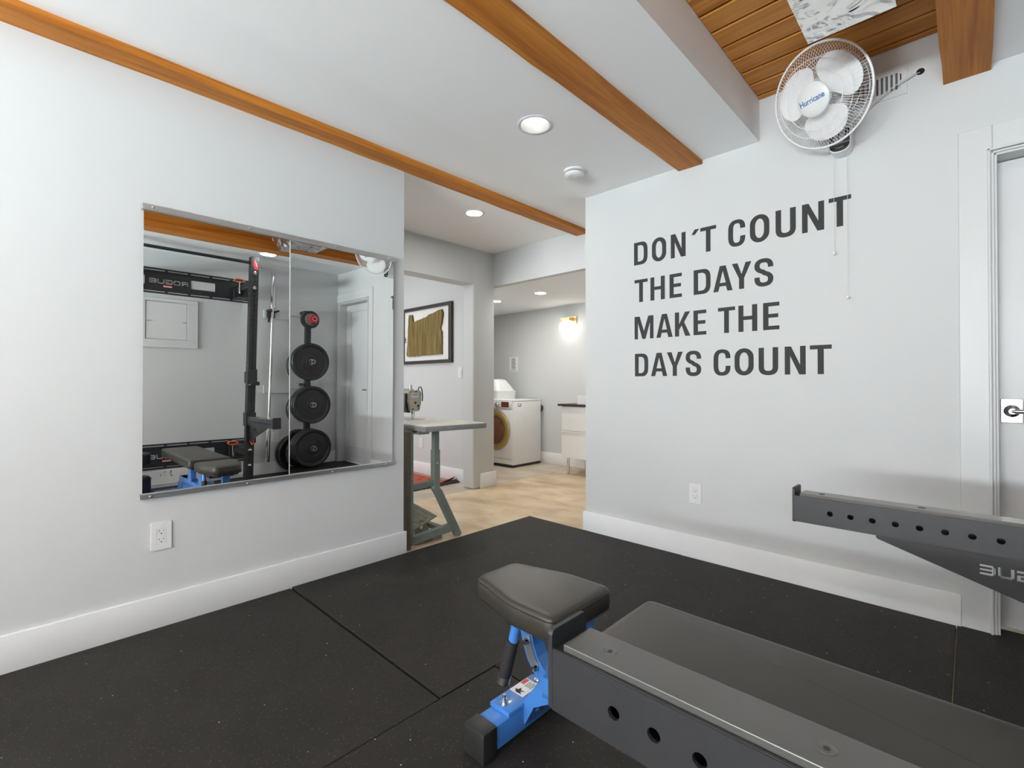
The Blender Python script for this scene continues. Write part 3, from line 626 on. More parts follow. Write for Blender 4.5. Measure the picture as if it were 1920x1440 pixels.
# ---------------------------------------------------------------- rack: stencil word shapes
def rogue(w, h, g, mirror=False):
    """five stencil letters as cut-outs, each a list of polygons, laid left to right"""
    s = h*0.24; out = []; c = h*0.22
    def R(x): return [[(x, 0), (x+s, 0), (x+s, h), (x, h)], [(x+s*1.35, h*.36), (x+w*.55, h*.36), (x+w-s, 0), (x+w, 0), (x+w-s*.6, h*.38), (x+w, h*.46), (x+w, h-c), (x+w-c, h), (x+s*1.35, h), (x+s*1.35, h-s), (x+w-s*1.2, h-s), (x+w-s, h-s*1.2), (x+w-s, h*.36+s*1.1), (x+s*1.35, h*.36+s)]]
    def O(x):
        mid = x+w/2; k = s*.18
        return [[(mid-k, 0), (x+c, 0), (x, c), (x, h-c), (x+c, h), (mid-k, h), (mid-k, h-s), (x+s+c*.4, h-s), (x+s, h-s-c*.4), (x+s, s+c*.4), (x+s+c*.4, s), (mid-k, s)],
                [(mid+k, 0), (x+w-c, 0), (x+w, c), (x+w, h-c), (x+w-c, h), (mid+k, h), (mid+k, h-s), (x+w-s-c*.4, h-s), (x+w-s, h-s-c*.4), (x+w-s, s+c*.4), (x+w-s-c*.4, s), (mid+k, s)]]
    def G(x): return [[(x+w, h), (x+c, h), (x, h-c), (x, c), (x+c, 0), (x+w, 0), (x+w, h*.58), (x+w*.45, h*.58), (x+w*.45, h*.58-s*.8), (x+w-s, h*.58-s*.8), (x+w-s, s), (x+s+c*.3, s), (x+s, s+c*.3), (x+s, h-s-c*.3), (x+s+c*.3, h-s), (x+w, h-s)]]
    def U(x): return [[(x, h), (x, c), (x+c, 0), (x+w-c, 0), (x+w, c), (x+w, h), (x+w-s, h), (x+w-s, s+c*.3), (x+w-s-c*.3, s), (x+s+c*.3, s), (x+s, s+c*.3), (x+s, h)]]
    def E(x): return [[(x+w, h), (x+c, h), (x, h-c), (x, c), (x+c, 0), (x+w, 0), (x+w, s), (x+s+c*.3, s), (x+s, s+c*.3), (x+s, h*.5-s*.45), (x+w, h*.5-s*.45), (x+w, h*.5+s*.45), (x+s, h*.5+s*.45), (x+s, h-s-c*.3), (x+s+c*.3, h-s), (x+w, h-s)]]
    x = 0
    for fn in (R, O, G, U, E):
        out += fn(x); x += w+g
    return out
def shift(polys, dx, dy, flip=False): return [[((-p[0] if flip else p[0])+dx, p[1]+dy) for p in q] for q in polys]

# ---------------------------------------------------------------- power rack folded out from the wall
YA, YB = 1.716, 0.526
t = thing('power_rack', 'black steel wall-mounted power rack with pull-up bar and slotted wall panels', 'power rack', (2.94, 1.12, 0))
LEAN = 0.0215
def upright(yc):
    hs = [0.06+0.0508*i for i in range(46)]
    big = (2.234, 2.076, 0.365, 0.205)
    m = MB(); hh = 2.405
    fr = [circ(0, z, 0.0079, 8) for z in hs]
    sh = Matrix(((1, 0, 0, 0), (0, 1, LEAN, -0.62*LEAN), (0, 0, 1, 0), (0, 0, 0, 1)))
    m.plate([rect(-0.038, 0, 0.038, hh)], fr, 0.005, sh @ face_nx(2.906, yc, 0))
    m.plate([rect(-0.038, 0, 0.038, hh)], fr, 0.005, sh @ face_nx(2.977, yc, 0))
    m.plate([rect(2.9015, 0, 2.9765, hh)], [[(x+2.939, z) for x, z in c] for c in fr], 0.005, sh @ face_ny(0, yc-0.0328, 0))
    m.plate([rect(2.9015, 0, 2.9765, hh)], [[(x+2.939, z) for x, z in c] for c in fr], 0.005, sh @ face_ny(0, yc+0.038, 0))
    m.box(2.901, 2.977, yc-0.038, yc+0.038, hh-0.004, hh, M=sh)
    u = m.build('upright', 'rackblack', t)
    for z in big:
        y = yc + LEAN*(z-0.62)
        MB().lathe([(0.017, 0), (0.017, 0.003), (0.012, 0.006), (0.0, 0.007)], 18, aim((2.901, y, z), (-1, 0, 0))).build('bolt', 'chrome', u, smooth=40)
    zr = 2.325; y = yc+LEAN*(zr-0.62)
    MB().plate([[(-0.022, -0.055), (0.012, -0.05), (0.024, -0.02), (0.02, 0.03), (0.006, 0.055), (-0.004, 0.02), (-0.018, 0.01)]], [], 0.0008, face_nx(2.9008, y+0.008, zr)).build('red_decal', 'red', u)
    MB().tube([(2.897, y+0.02, 2.30), (2.897, y+0.008, 2.315), (2.897, y+0.012, 2.33), (2.897, y, 2.35)], 0.0022, 5).build('decal_mark', 'white', u)
    # foot plate and lock pin at the floor
    MB().box(2.885, 2.995, yc-0.052, yc+0.040, 0.0, 0.010, bev=0.002).build('foot_plate', 'rackblack', u)
    # cross arms top and bottom, with brackets and orange pins
    for za, pin in ((2.115, (3.19, 2.165)), (0.345, (3.26, 0.395))):
        yy = yc+LEAN*(za-0.62)
        hl = [circ(3.0+0.04*i, za, 0.006, 8) for i in range(9)]
        m = MB().plate([rect(2.976, za-0.036, 3.40, za+0.036)], hl, 0.005, face_ny(0, yy-0.032, 0)).plate([rect(2.976, za-0.036, 3.40, za+0.036)], hl, 0.005, face_ny(0, yy+0.037, 0))
        m.box(2.976, 3.40, yy-0.037, yy+0.037, za+0.031, za+0.036).box(2.976, 3.40, yy-0.037, yy+0.037, za-0.036, za-0.031).build('cross_arm', 'rackblack', t)
        m = MB().box(3.22, 3.445, yy-0.055, yy+0.055, za+0.036, za+0.044).box(3.22, 3.445, yy-0.055, yy+0.055, za-0.10, za-0.092).box(3.38, 3.445, yy-0.05, yy+0.05, za-0.092, za+0.036).build('bracket', 'rackblack', t)
        px_, pz = pin
        hd = MB().tube([(px_, yy-0.060+0.050*math.cos(2*PI*j/24), pz+0.022+0.017*math.sin(2*PI*j/24)) for j in range(24)], 0.0065, 8, closed=True).build('pin_handle', 'orange', t, smooth=60)
        MB().cyl((px_, yy-0.058, pz+0.01), (px_, yy-0.058, pz-0.12), 0.008, 10).build('pin', 'chrome', t, smooth=40)
    yy = yc+LEAN*(0.461-0.62)
    MB().tube([(2.884, yy+0.012+0.012*math.cos(2*PI*j/20), 0.461+0.036*math.sin(2*PI*j/20)) for j in range(20)], 0.006, 8, closed=True).build('pin_handle', 'orange', t, smooth=60)
upright(YA); upright(YB)
MB().cyl((2.939, YB-0.03+0.036, 2.345), (2.939, YA-0.03+0.036, 2.345), 0.0155, 16).build('pull_up_bar', 'rackblack', t, smooth=40)
def stringer(z0, zs):
    """wall panel 0.26 high: rows of slots along both edges, the word and windows cut through"""
    L, H = 1.56, 0.26; yc = 1.12
    slots = []
    for z in (0.016, H-0.026):
        x = 0.028
        while x < L-0.1:
            slots.append(rrect(x, z, min(x+0.178, L-0.028), z+0.010, 0.004, n=3)); x += 0.201
    # local x runs towards -Y: word spans y 1.272 .. 0.931
    x_of = lambda y: (yc+L/2)-y
    word = shift(rogue(0.0615, 0.047, 0.0075), x_of(1.272), 0.105)
    win = [rrect(x_of(1.524), 0.085, x_of(1.295), 0.178, 0.008, n=4), rrect(x_of(0.901), 0.085, x_of(0.672), 0.178, 0.008, n=4)]
    M = face_nx(3.4595, yc+L/2, z0)
    m = MB().plate([rrect(0, 0, L, H, 0.01, n=3)], slots + word + win, 0.006, M)
    p = m.build('wall_panel', 'rackblack', t)
    for e in (0.036, H-0.036):
        MB().box(3.440, 3.4535, yc-L/2+0.02, yc+L/2-0.02, z0+e-0.003, z0+e+0.003).build('panel_flange', 'rackblack', p)
    MB().plate([rect(x_of(1.129), 0.072, x_of(1.053), 0.094)], [], 0.0006, face_nx(3.4533, yc+L/2, z0)).build('red_sticker', 'red', p)
    MB().plate([rect(x_of(1.129)+0.002, 0.074, x_of(1.053)-0.002, 0.083)], [], 0.0004, face_nx(3.4525, yc+L/2, z0)).build('sticker_text', 'white', p)
stringer(1.990, 0); stringer(0.185, 0)
pb = MB().box(3.430, 3.443, 0.36, 1.88, 0.03, 0.175, bev=0.002).build('backer_board', 'white', t); pb['label'] = 'white painted backer board with screw marks'
for y, z, a, b in ((0.955, 0.105, 0.012, 0.004), (1.035, 0.125, 0.003, 0.008), (1.075, 0.155, 0.004, 0.006), (1.072, 0.118, 0.003, 0.004), (1.125, 0.152, 0.004, 0.014), (1.128, 0.115, 0.005, 0.007), (1.115, 0.135, 0.003, 0.004)):
    MB().box(3.4292, 3.4302, y-a, y+a, z-b, z+b).build('screw_mark', 'greydark', pb)

# ---------------------------------------------------------------- safety spotter arms
def spotter(yc, label):
    y0, y1 = yc-0.038, yc+0.038
    t = thing('spotter_arm', label, 'spotter arm', (2.90, yc, 0.635), 'safety spotter arms')
    hs = [circ(2.276+0.0508*i, 0.674, 0.0079, 18) for i in range(11)]
    m = MB().plate([rrect(2.182, 0.635, 2.895, 0.713, 0.0035)], hs, 0.005, face_ny(0, y0+0.005, 0)).plate([rrect(2.182, 0.635, 2.895, 0.713, 0.0035)], hs, 0.005, face_ny(0, y1, 0))
    m.box(2.182, 2.895, y0+0.002, y1-0.002, 0.7075, 0.7130, bev=0.001).box(2.182, 2.895, y0+0.002, y1-0.002, 0.635, 0.6405, bev=0.001)
    m.build('tube', 'rackblack', t, smooth=35)
    MB().plate([rrect(-0.0385, 0.632, 0.0385, 0.738, 0.008)], [], 0.0065, face_nx(2.184, yc, 0)).build('end_plate', 'rackblack', t)
    st = MB().box(2.197, 2.86, y0+0.0065, y1-0.009, 0.713, 0.7225, bev=0.0012).build('wear_strip', 'uhmw', t)
    MB().box(2.184, 2.86, y0+0.001, y0+0.0045, 0.7125, 0.7145).build('lip', 'rackblack', t)
    for x in (2.250, 2.482, 2.714):
        s = MB().lathe([(0.0085, 0.0), (0.0085, 0.0006), (0.0068, 0.0002), (0.0045, 0.0), (0.0, -0.0)], 16, Matrix.Translation((x, yc-0.004, 0.7226))).build('countersunk_screw', 'greydark', st)
        MB().lathe([(0.0028, 0.0), (0.0028, 0.0009), (0.0, 0.0009)], 6, Matrix.Translation((x, yc-0.004, 0.7226))).build('socket', 'black', s)
    # gusset under the tube with the word cut through (it reads from the far side)
    ox = round_poly([(2.383, 0.6352), (2.383, 0.622), (2.90, 0.452), (2.90, 0.6352)], [0.001, 0.016, 0.001, 0.001], 6)
    word = shift(rogue(0.0285, 0.0265, 0.0040), 2.594+5*0.0285+4*0.0040, 0.5775, flip=True)
    MB().plate([ox], word, 0.006, face_ny(0, yc-0.012, 0)).build('gusset', 'rackblack', t)
    # mounting bracket round the upright
    MB().box(2.887, 2.899, yc-0.048, yc+0.048, 0.44, 0.76, bev=0.003).build('back_plate', 'rackblack', t)
    MB().box(2.887, 2.985, yc-0.048, yc-0.041, 0.62, 0.76, bev=0.002).box(2.887, 2.985, yc+0.041, yc+0.048, 0.62, 0.76, bev=0.002).build('bracket', 'rackblack', t)
spotter(YA, 'black spotter arm on the far upright, in front of the white wall')
spotter(YB, 'black spotter arm nearest the camera, beside the bench')
def jcup(yc, label):
    y = yc+LEAN*0.5
    t = thing('bar_hook', label, 'bar hook', (2.90, y, 1.04), 'bar hooks on the rack')
    MB().box(2.876, 2.899, y-0.045, y+0.045, 1.055, 1.215, bev=0.004).build('back_plate', 'rackblack', t)
    MB().box(2.876, 2.985, y-0.050, y-0.041, 1.07, 1.19, bev=0.003).build('side_flange', 'rackblack', t)
    MB().box(2.815, 2.90, y-0.040, y+0.045, 1.045, 1.060, bev=0.003).build('saddle', 'uhmw', t)
    MB().box(2.806, 2.818, y-0.040, y+0.045, 1.045, 1.085, bev=0.003).build('lip', 'rackblack', t)
jcup(YA, 'black bar hook on the far rack upright, seen in the mirror')
jcup(YB, 'black bar hook on the rack upright nearest the camera')

# ---------------------------------------------------------------- weight bench
BY = 1.105
t = thing('weight_bench', 'adjustable weight bench with dark vinyl pads and a bright blue frame', 'bench', (2.2, BY, 0))
def padpart(name, pts, rad, z0, z1):
    ol = round_poly(pts, rad, 8); h = z1-z0
    prof = [(0.012, z0-0.004), (0.003, z0), (0.0, z0+0.006), (-0.001, z0+h*0.45), (0.0, z0+h*0.74), (0.0035, z0+h*0.88), (0.009, z0+h*0.955), (0.017, z1-0.0012), (0.027, z1)]
    p = MB().pad(ol, prof).build(name, 'vinyl', t, smooth=75)
    k = len(ol); N = []
    for i in range(k):
        a = Vector(ol[i-1]); b = Vector(ol[(i+1) % k]); dd = (b-a).normalized(); N.append(Vector((-dd.y, dd.x)))
    for zz, ins in ((z0+0.004, -0.0015), (z0+h*0.80, 0.0005)):
        MB().tube([(ol[i][0]+N[i].x*ins, ol[i][1]+N[i].y*ins, zz) for i in range(k)], 0.0018, 5, closed=True).build('piping', 'vinylseam', p, smooth=60)
    MB().pad(ol, [(0.02, z0-0.014), (0.02, z0-0.003)]).build('base_board', 'black', p)
padpart('seat_pad', [(1.440, BY-0.088), (1.640, BY-0.143), (1.802, BY-0.145), (1.802, BY+0.145), (1.640, BY+0.143), (1.440, BY+0.088)], [0.045, 0.16, 0.035, 0.035, 0.16, 0.045], 0.388, 0.452)
padpart('back_pad', [(1.912, BY-0.150), (2.965, BY-0.150), (2.965, BY+0.150), (1.912, BY+0.150)], 0.035, 0.388, 0.452)
# base: front cross foot, spine, rear cross foot
ft = MB().box(1.523, 1.600, 0.955, 1.300, 0.012, 0.082, bev=0.006).build('front_foot', 'blue', t, smooth=40)
for a, b in ((0.902, 0.958), (1.297, 1.353)): MB().box(1.519, 1.604, a, b, 0.0, 0.086, bev=0.006).build('end_cap', 'black', ft, smooth=40)
MB().box(1.521, 1.602, 1.005, 1.20, 0.082, 0.096, bev=0.003).build('top_plate', 'blue', ft, smooth=40)
for y in (1.028, 1.185):
    MB().lathe([(0.013, 0), (0.013, 0.004), (0.009, 0.004), (0.009, 0.016), (0.006, 0.017), (0.006, 0.028), (0, 0.029)], 12, Matrix.Translation((1.56, y, 0.096))).build('bolt', 'chrome', ft, smooth=35)
wl = MB().plate([rect(-0.028, -0.04, 0.028, 0.04)], [], 0.0008, Matrix.Translation((1.553, 1.127, 0.0962))).build('warning_label', 'white', ft)
MB().plate([rect(-0.026, 0.008, -0.012, 0.036)], [], 0.0004, Matrix.Translation((1.553, 1.127, 0.0972))).build('red_band', 'red', wl)
MB().plate([[(-0.006, -0.036), (0.016, -0.034), (0.004, -0.026), (0.018, -0.018), (0.002, -0.020), (-0.004, -0.010), (-0.008, -0.022), (-0.018, -0.024)]], [], 0.0004, Matrix.Translation((1.553, 1.127, 0.0972))).build('hand_symbol', 'ink', wl)
m = MB()
for i in range(4): m.plate([rect(-0.004+i*0.007, 0.004, -0.0015+i*0.007, 0.034-0.005*(i % 2))], [], 0.0004, Matrix.Translation((1.553, 1.127, 0.0972)))
m.build('label_lines', 'greyring', wl)
MB().box(1.672, 2.76, 1.068, 1.142, 0.148, 0.208, bev=0.004).build('spine', 'blue', t, smooth=40)
rf = MB().box(2.80, 2.87, 0.905, 1.305, 0.012, 0.078, bev=0.006).build('rear_foot', 'blue', t, smooth=40)
for y in (0.872, 1.338):
    MB().lathe([(0.0, -0.02), (0.045, -0.02), (0.055, -0.012), (0.055, 0.012), (0.045, 0.02), (0.0, 0.02)], 24, aim((2.66 if y < 1 else 2.835, y, 0.056), (0, 1, 0))).build('wheel', 'blue', rf, smooth=40)
# sloping main post from the front foot up to the hinge, side gussets
def slab(pts, y0, y1): return MB().plate([pts], [], y1-y0, face_ny(0, y1, 0))
slab([(1.588, 0.085), (1.603, 0.03), (1.640, 0.10), (1.72, 0.150), (1.72, 0.206), (1.675, 0.206)], BY-0.034, BY+0.034).build('front_riser', 'blue', t)
slab([(2.60, 0.208), (2.76, 0.208), (2.875, 0.06), (2.875, 0.03), (2.80, 0.03)], BY-0.038, BY+0.038).build('rear_leg', 'blue', t)
slab([(2.30, 0.150), (2.66, 0.150), (2.80, 0.035), (2.74, 0.035)], BY-0.034, BY-0.026).build('rear_gusset', 'blue', t)
for x in (2.05, 2.38): slab([(x-0.05, 0.206), (x+0.06, 0.206), (x+0.03, 0.335), (x-0.03, 0.335)], BY-0.042, BY-0.034).build('side_plate', 'blue', t)
MB().box(1.96, 2.90, BY-0.030, BY+0.030, 0.328, 0.376, bev=0.004).build('back_rail', 'blue', t, smooth=40)
MB().box(2.47, 2.52, BY-0.028, BY+0.028, 0.192, 0.335, bev=0.004).build('back_strut', 'blue', t, smooth=40)
for y in (BY-0.085, BY+0.085): MB().box(2.00, 2.10, min(y, BY), max(y, BY), 0.374, 0.386).build('pad_bracket', 'black', t)
# curved seat post and its bolted plate
CP = [(1.572, 0.388), (1.575, 0.34), (1.582, 0.297), (1.594, 0.254), (1.610, 0.220), (1.634, 0.193), (1.668, 0.172)]
def band(w, pts): return stroke([tuple(p) for p in pts], w)
CQ = []
for i in range(len(CP)-1): CQ += [tuple(Vector(CP[i]).lerp(Vector(CP[i+1]), j/3)) for j in range(3)]
CQ.append(CP[-1])
MB().plate([band(0.046, CQ)], [], 0.046, face_ny(0, 1.146, 0)).build('seat_post', 'blue', t)
MB().plate([band(0.030, CQ[7:15])], [], 0.003, face_ny(0, 1.0995, 0)).build('post_plate', 'greyplate', t)
for q in (CQ[8], CQ[14]):
    MB().lathe([(0.011, 0), (0.011, 0.004), (0.008, 0.012), (0, 0.013)], 14, aim((q[0], 1.0965, q[1]), (0, -1, 0))).build('bolt', 'chrome', t, smooth=40)
MB().box(1.60, 1.76, BY-0.085, BY+0.085, 0.345, 0.386, bev=0.004).build('seat_bracket', 'black', t)
MB().box(1.73, 1.79, BY-0.03, BY+0.062, 0.345, 0.378, bev=0.004).build('seat_rail', 'blue', t)
# handle hanging at the seat front
hd = MB().cyl((1.640, 0.996, 0.372), (1.629, 0.993, 0.318), 0.0145, 18).build('handle_stem', 'blue', t, smooth=40)
MB().tube([(1.631, 0.9935, 0.326), (1.628, 0.993, 0.318), (1.603, 0.985, 0.215)], [0.0175, 0.018, 0.018], 18).build('grip', 'foam', hd, smooth=40)
MB().tube([(1.604, 0.9855, 0.219), (1.600, 0.984, 0.198)], 0.019, 18).build('end_cap', 'steel', hd, smooth=40)
MB().lathe([(0, 0), (0.009, 0.002), (0.009, 0.010), (0, 0.012)], 10, Matrix.Translation((1.625, 0.985, 0.372))).build('hinge_bolt', 'chrome', hd)
pk = MB().cyl((1.600, 1.128, 0.07), (1.628, 1.128, 0.07), 0.010, 14).build('pin_shaft', 'chrome', t, smooth=40)
MB().lathe([(0, -0.015), (0.009, -0.012), (0.015, -0.004), (0.015, 0.004), (0.009, 0.012), (0, 0.015)], 20, Matrix.Translation((1.618, 1.105, 0.080))).build('pull_knob', 'blue', pk, smooth=60)

# ---------------------------------------------------------------- dumbbell standing beside the bench end
t = thing('dumbbell', 'black dumbbell standing on end beside the bench, left in the mirror', 'dumbbell', (2.76, 0.762, 0))
M = Matrix.Translation((2.76, 0.762, 0))
MB().lathe([(0, 0.0), (0.08, 0.0), (0.088, 0.01), (0.088, 0.22), (0.072, 0.238), (0, 0.238)], 28, M).build('weight_head', 'bumper', t, smooth=40)
MB().lathe([(0, 0.34), (0.072, 0.34), (0.085, 0.352), (0.085, 0.43), (0.072, 0.445), (0, 0.445)], 28, M).build('weight_head', 'bumper', t, smooth=40)
MB().lathe([(0.022, 0.23)] + [(0.022+0.006*(i % 2), 0.238+i*0.0075) for i in range(14)] + [(0.022, 0.342)], 20, M).build('handle', 'chrome', t, smooth=40)

# ---------------------------------------------------------------- barbell on the wall, plate storage and plates
t = thing('barbell', 'chrome barbell stored upright against the wall, seen in the mirror', 'barbell', (3.38, 2.045, 0.146))
b0, b1 = Vector((3.38, 2.047, 0.146)), Vector((3.38, 2.111, 2.385))
P = lambda s: tuple(b0.lerp(b1, s))
MB().cyl(P(0.19), P(0.815), 0.0145, 16).build('shaft', 'chrome', t, smooth=40)
MB().cyl(P(0.0), P(0.183), 0.025, 24).build('sleeve', 'chrome', t, smooth=40)
MB().cyl(P(0.822), P(1.0), 0.025, 24).build('sleeve', 'chrome', t, smooth=40)
for a, b in ((0.183, 0.196), (0.808, 0.822)): MB().cyl(P(a), P(b), 0.036, 24).build('collar', 'chrome', t, smooth=40)
t = thing('barbell_clip', 'black wall clip that holds the upright barbell', 'wall hook', (W, 2.09, 1.86))
c = Vector(P(0.795))
MB().tube([(3.43, c.y-0.02, 1.90), (3.40, c.y-0.052, 1.92), (3.355, c.y-0.048, 1.925), (3.335, c.y-0.02, 1.925)], 0.013, 10).tube([(3.43, c.y+0.02, 1.90), (3.40, c.y+0.05, 1.92), (3.36, c.y+0.062, 1.925)], 0.012, 10).build('fork', 'black', t, smooth=50)
MB().box(3.425, 3.439, c.y-0.045, c.y+0.045, 1.845, 1.93, bev=0.003).build('back_plate', 'black', t)
MB().plate([[(-0.02, 0.02), (0.02, 0.02), (0.012, -0.12), (-0.004, -0.12)]], [], 0.012, face_nx(3.36, c.y-0.045, 1.90)).build('flap', 'black', t)
for z0, z1, lab in ((1.84, 1.935, 'white board screwed to the wall behind the barbell top'), (0.95, 1.045, 'white board screwed to the wall behind the barbell middle')):
    o = MB().box(3.438, W, 2.025, 2.62, z0, z1, bev=0.002).build('mounting_board', 'trimw'); tag(o, lab, 'board', 'white mounting boards')
SX, SY = 3.30, 2.43
t = thing('plate_storage', 'black wall-mounted post with pegs for weight plates', 'plate storage', (SX, SY, 0))
MB().box(SX-0.03, SX+0.03, SY-0.03, SY+0.03, 0.04, 1.84, bev=0.003).build('post', 'rackblack', t)
for z in (1.88, 1.0): MB().box(SX-0.02, 3.4375, SY-0.045, SY+0.03, z-0.02, z+0.015, bev=0.003).build('wall_bracket', 'rackblack', t)
PZ = (1.786, 1.276, 0.76, 0.245)
for z, xe in zip(PZ, (3.10, 3.125, 3.085, 3.055)):
    m = MB().tube([(SX, SY, z), (xe, SY, z)], 0.0245, 24); m.build('peg', 'rackblack', t, smooth=40)
    MB().lathe([(0.0245, 0), (0.0245, 0.004), (0.019, 0.004), (0.019, 0.0)], 24, aim((xe, SY, z), (-1, 0, 0))).build('peg_cap', 'steel', t, smooth=40)
def bumper(x, y, z, th, label, r=0.225, d=(-1, 0, 0), col='bumper'):
    """bumper plate with raised rim, dished face, hub ring and a real bore; front face at x"""
    t = thing('weight_plate', label, 'weight plate', (x, y, z-r), 'black bumper plates')
    M = aim((x, y, z), d)
    MB().lathe([(0.0255, -th), (0.0255, -0.004), (0.030, 0.0), (0.055, 0.001), (0.060, -0.004), (0.095, -0.007), (0.100, -0.0035), (0.104, -0.007), (r*0.80, -0.010), (r*0.83, -0.004), (r*0.86, 0.0), (r*0.97, -0.001), (r, -0.008), (r, -th+0.008), (r*0.97, -th), (0.0255, -th)], 56, M).build('rubber_body', col, t, smooth=35)
    MB().lathe([(0.0252, -th), (0.0252, 0.0015), (0.031, 0.0015), (0.031, -0.002)], 32, M).build('steel_ring', 'steel', t, smooth=40)
bumper(3.185, SY, PZ[1], 0.055, 'outer bumper plate on the second peg from the top')
bumper(3.242, SY, PZ[1], 0.024, 'thin bumper plate behind the outer one on the second peg', r=0.222)
bumper(3.135, SY, PZ[2], 0.060, 'outer bumper plate on the third peg from the top')
bumper(3.20, SY, PZ[2], 0.065, 'inner bumper plate on the third peg from the top')
bumper(3.105, SY, PZ[3], 0.060, 'outer bumper plate on the lowest peg')
bumper(3.17, SY, PZ[3], 0.045, 'second bumper plate on the lowest peg')
bumper(3.22, SY, PZ[3], 0.045, 'innermost bumper plate on the lowest peg')
bumper(3.340, 2.385, 0.226, 0.045, 'bumper plate on the floor tucked behind the storage post')
bumper(3.390, 2.375, 0.226, 0.045, 'bumper plate on the floor closest to the rack wall')
def small(x, z, r, th, label, col):
    t = thing('change_plate', label, 'weight plate', (x, SY, z-r), 'small change plates on the top peg')
    M = aim((x, SY, z), (-1, 0, 0))
    MB().lathe([(0.0255, -th), (0.0255, 0), (r*0.9, 0), (r, -0.004), (r, -th+0.003), (r*0.94, -th), (0.0255, -th)], 40, M).build('body', col, t, smooth=35)
for i, (x, r, c, lab) in enumerate(((3.2075, 0.105, 'bumper', 'frontmost large black change plate on the top peg'), (3.2285, 0.105, 'bumper', 'second black change plate on the top peg'), (3.2495, 0.105, 'bumper', 'third black change plate on the top peg'), (3.1865, 0.073, 'greyring', 'grey change plate on the top peg'), )):
    small(x, PZ[0], r, 0.020, lab, c)
t = thing('bar_collar', 'red lock collar on the end of the top peg', 'collar', (3.14, SY, PZ[0]-0.04))
M = aim((3.16, SY, PZ[0]), (-1, 0, 0))
MB().lathe([(0.0255, 0), (0.05, 0), (0.05, 0.022), (0.042, 0.026), (0.042, 0.040), (0.050, 0.044), (0.050, 0.058), (0.036, 0.062), (0.0255, 0.062), (0.0255, 0)], 32, M).build('clamp_ring', 'red', t, smooth=35)
MB().box(3.10, 3.15, SY-0.012, SY+0.012, PZ[0]-0.062, PZ[0]-0.045, bev=0.003).build('lever', 'black', t)

# ---------------------------------------------------------------- access hatch on the rack wall
t = thing('access_hatch', 'white framed access hatch on the wall behind the rack, seen in mirror', 'hatch', (W, 1.09, 1.44))
def x_of(y): return -y
m = MB()
for a, b, c, d_ in ((0.83, 1.36, 1.91, 1.945), (0.83, 1.36, 1.437, 1.52), (1.265, 1.36, 1.52, 1.91), (0.83, 0.905, 1.52, 1.91)):
    MB().box(W-0.018, W, a, b, c, d_, bev=0.002).build('frame_board', 'trimw', t)
dr = MB().box(W-0.012, W, 0.909, 1.261, 1.524, 1.906, bev=0.003).build('door_panel', 'doorw', t)
for y in (0.933, 1.242): MB().box(W-0.020, W-0.011, y-0.022, y+0.022, 1.704, 1.712, bev=0.002).build('latch', 'steel', dr)

# ---------------------------------------------------------------- sewing table with machine and treadle
RZ = math.radians(-6.0)
TO = Vector((0.098, 1.795, 0))                                            # near right corner of the top
RM = Matrix.Translation(TO) @ Matrix.Rotation(RZ, 4, 'Z')
t = thing('sewing_table', 'industrial sewing table with a grey top on green steel legs', 'table', (-0.4, 2.05, FL))
TZ = 0.790
MB().box(-1.15, 0.0, 0.0, 0.483, TZ-0.036, TZ-0.001, bev=0.004, M=RM).build('tabletop', 'tableedge', t, smooth=40)
MB().box(-1.148, -0.002, 0.002, 0.481, TZ-0.002, TZ, bev=0.0008, M=RM).build('laminate', 'tabletop', t, smooth=40)
MB().box(-0.62, -0.12, 0.015, 0.10, TZ-0.062, TZ-0.036, bev=0.003, M=RM).build('apron', 'tableedge', t)
def bar(pts, w, d, name, mt, par):
    """rectangular steel section swept along points in the y-z plane of the end frame at x"""
    m = MB(); hw, hd = w/2, d/2
    V = []; F = []
    for i, p in enumerate(pts):
        p = Vector(p); a = Vector(pts[max(i-1, 0)]); b = Vector(pts[min(i+1, len(pts)-1)]); dd = (b-a).normalized()
        n = Vector((1, 0, 0)); s = dd.cross(n).normalized()
        for u, v in ((-hd, -hw), (hd, -hw), (hd, hw), (-hd, hw)): V.append(tuple(p + n*u + s*v))
    for i in range(len(pts)-1):
        for j in range(4): F.append((i*4+j, i*4+(j+1) % 4, (i+1)*4+(j+1) % 4, (i+1)*4+j))
    F += [(3, 2, 1, 0), tuple(4*(len(pts)-1)+j for j in range(4))]
    return m.raw(V, F).build(name, mt, par)
def end_frame(x):
    bar([(x, 1.776, FL), (x, 1.776, 0.750)], 0.030, 0.045, 'leg', 'tablebrown' if x > -0.5 else 'tablegreen', t)
    bar([(x+0.004, 1.798, 0.02), (x+0.004, 1.798, 0.755)], 0.018, 0.042, 'leg_post', 'tablegreen', t)
    lg = bar([(x, 2.200, FL+0.005), (x, 2.025, 0.315), (x, 2.003, 0.345), (x, 2.003, 0.61)], 0.046, 0.045, 'leg', 'tablegreen', t)
    bar([(x, 2.003, 0.58), (x, 2.003, 0.755)], 0.038, 0.036, 'leg_post', 'tablegreen', t)
    MB().lathe([(0.010, 0), (0.010, 0.006), (0.005, 0.007), (0.005, 0.016), (0, 0.017)], 10, aim((x+0.022, 1.999, 0.52), (1, 0, 0))).build('bolt', 'steel', lg)
    bar([(x, 1.80, 0.378), (x, 2.01, 0.388)], 0.036, 0.03, 'cross_bar', 'tablegreen', t)
    bar([(x, 1.80, 0.030), (x, 2.16, 0.052)], 0.050, 0.04, 'foot_bar', 'tablegreen', t)
    MB().box(x-0.04, x+0.04, 1.80, 2.01, 0.742, 0.755).build('top_bracket', 'black', t)
    for y in (1.78, 2.20): MB().lathe([(0.022, 0), (0.020, 0.008), (0.008, 0.014), (0.008, 0.03)], 14, Matrix.Translation((x, y, FL))).build('foot_pad', 'black', t)
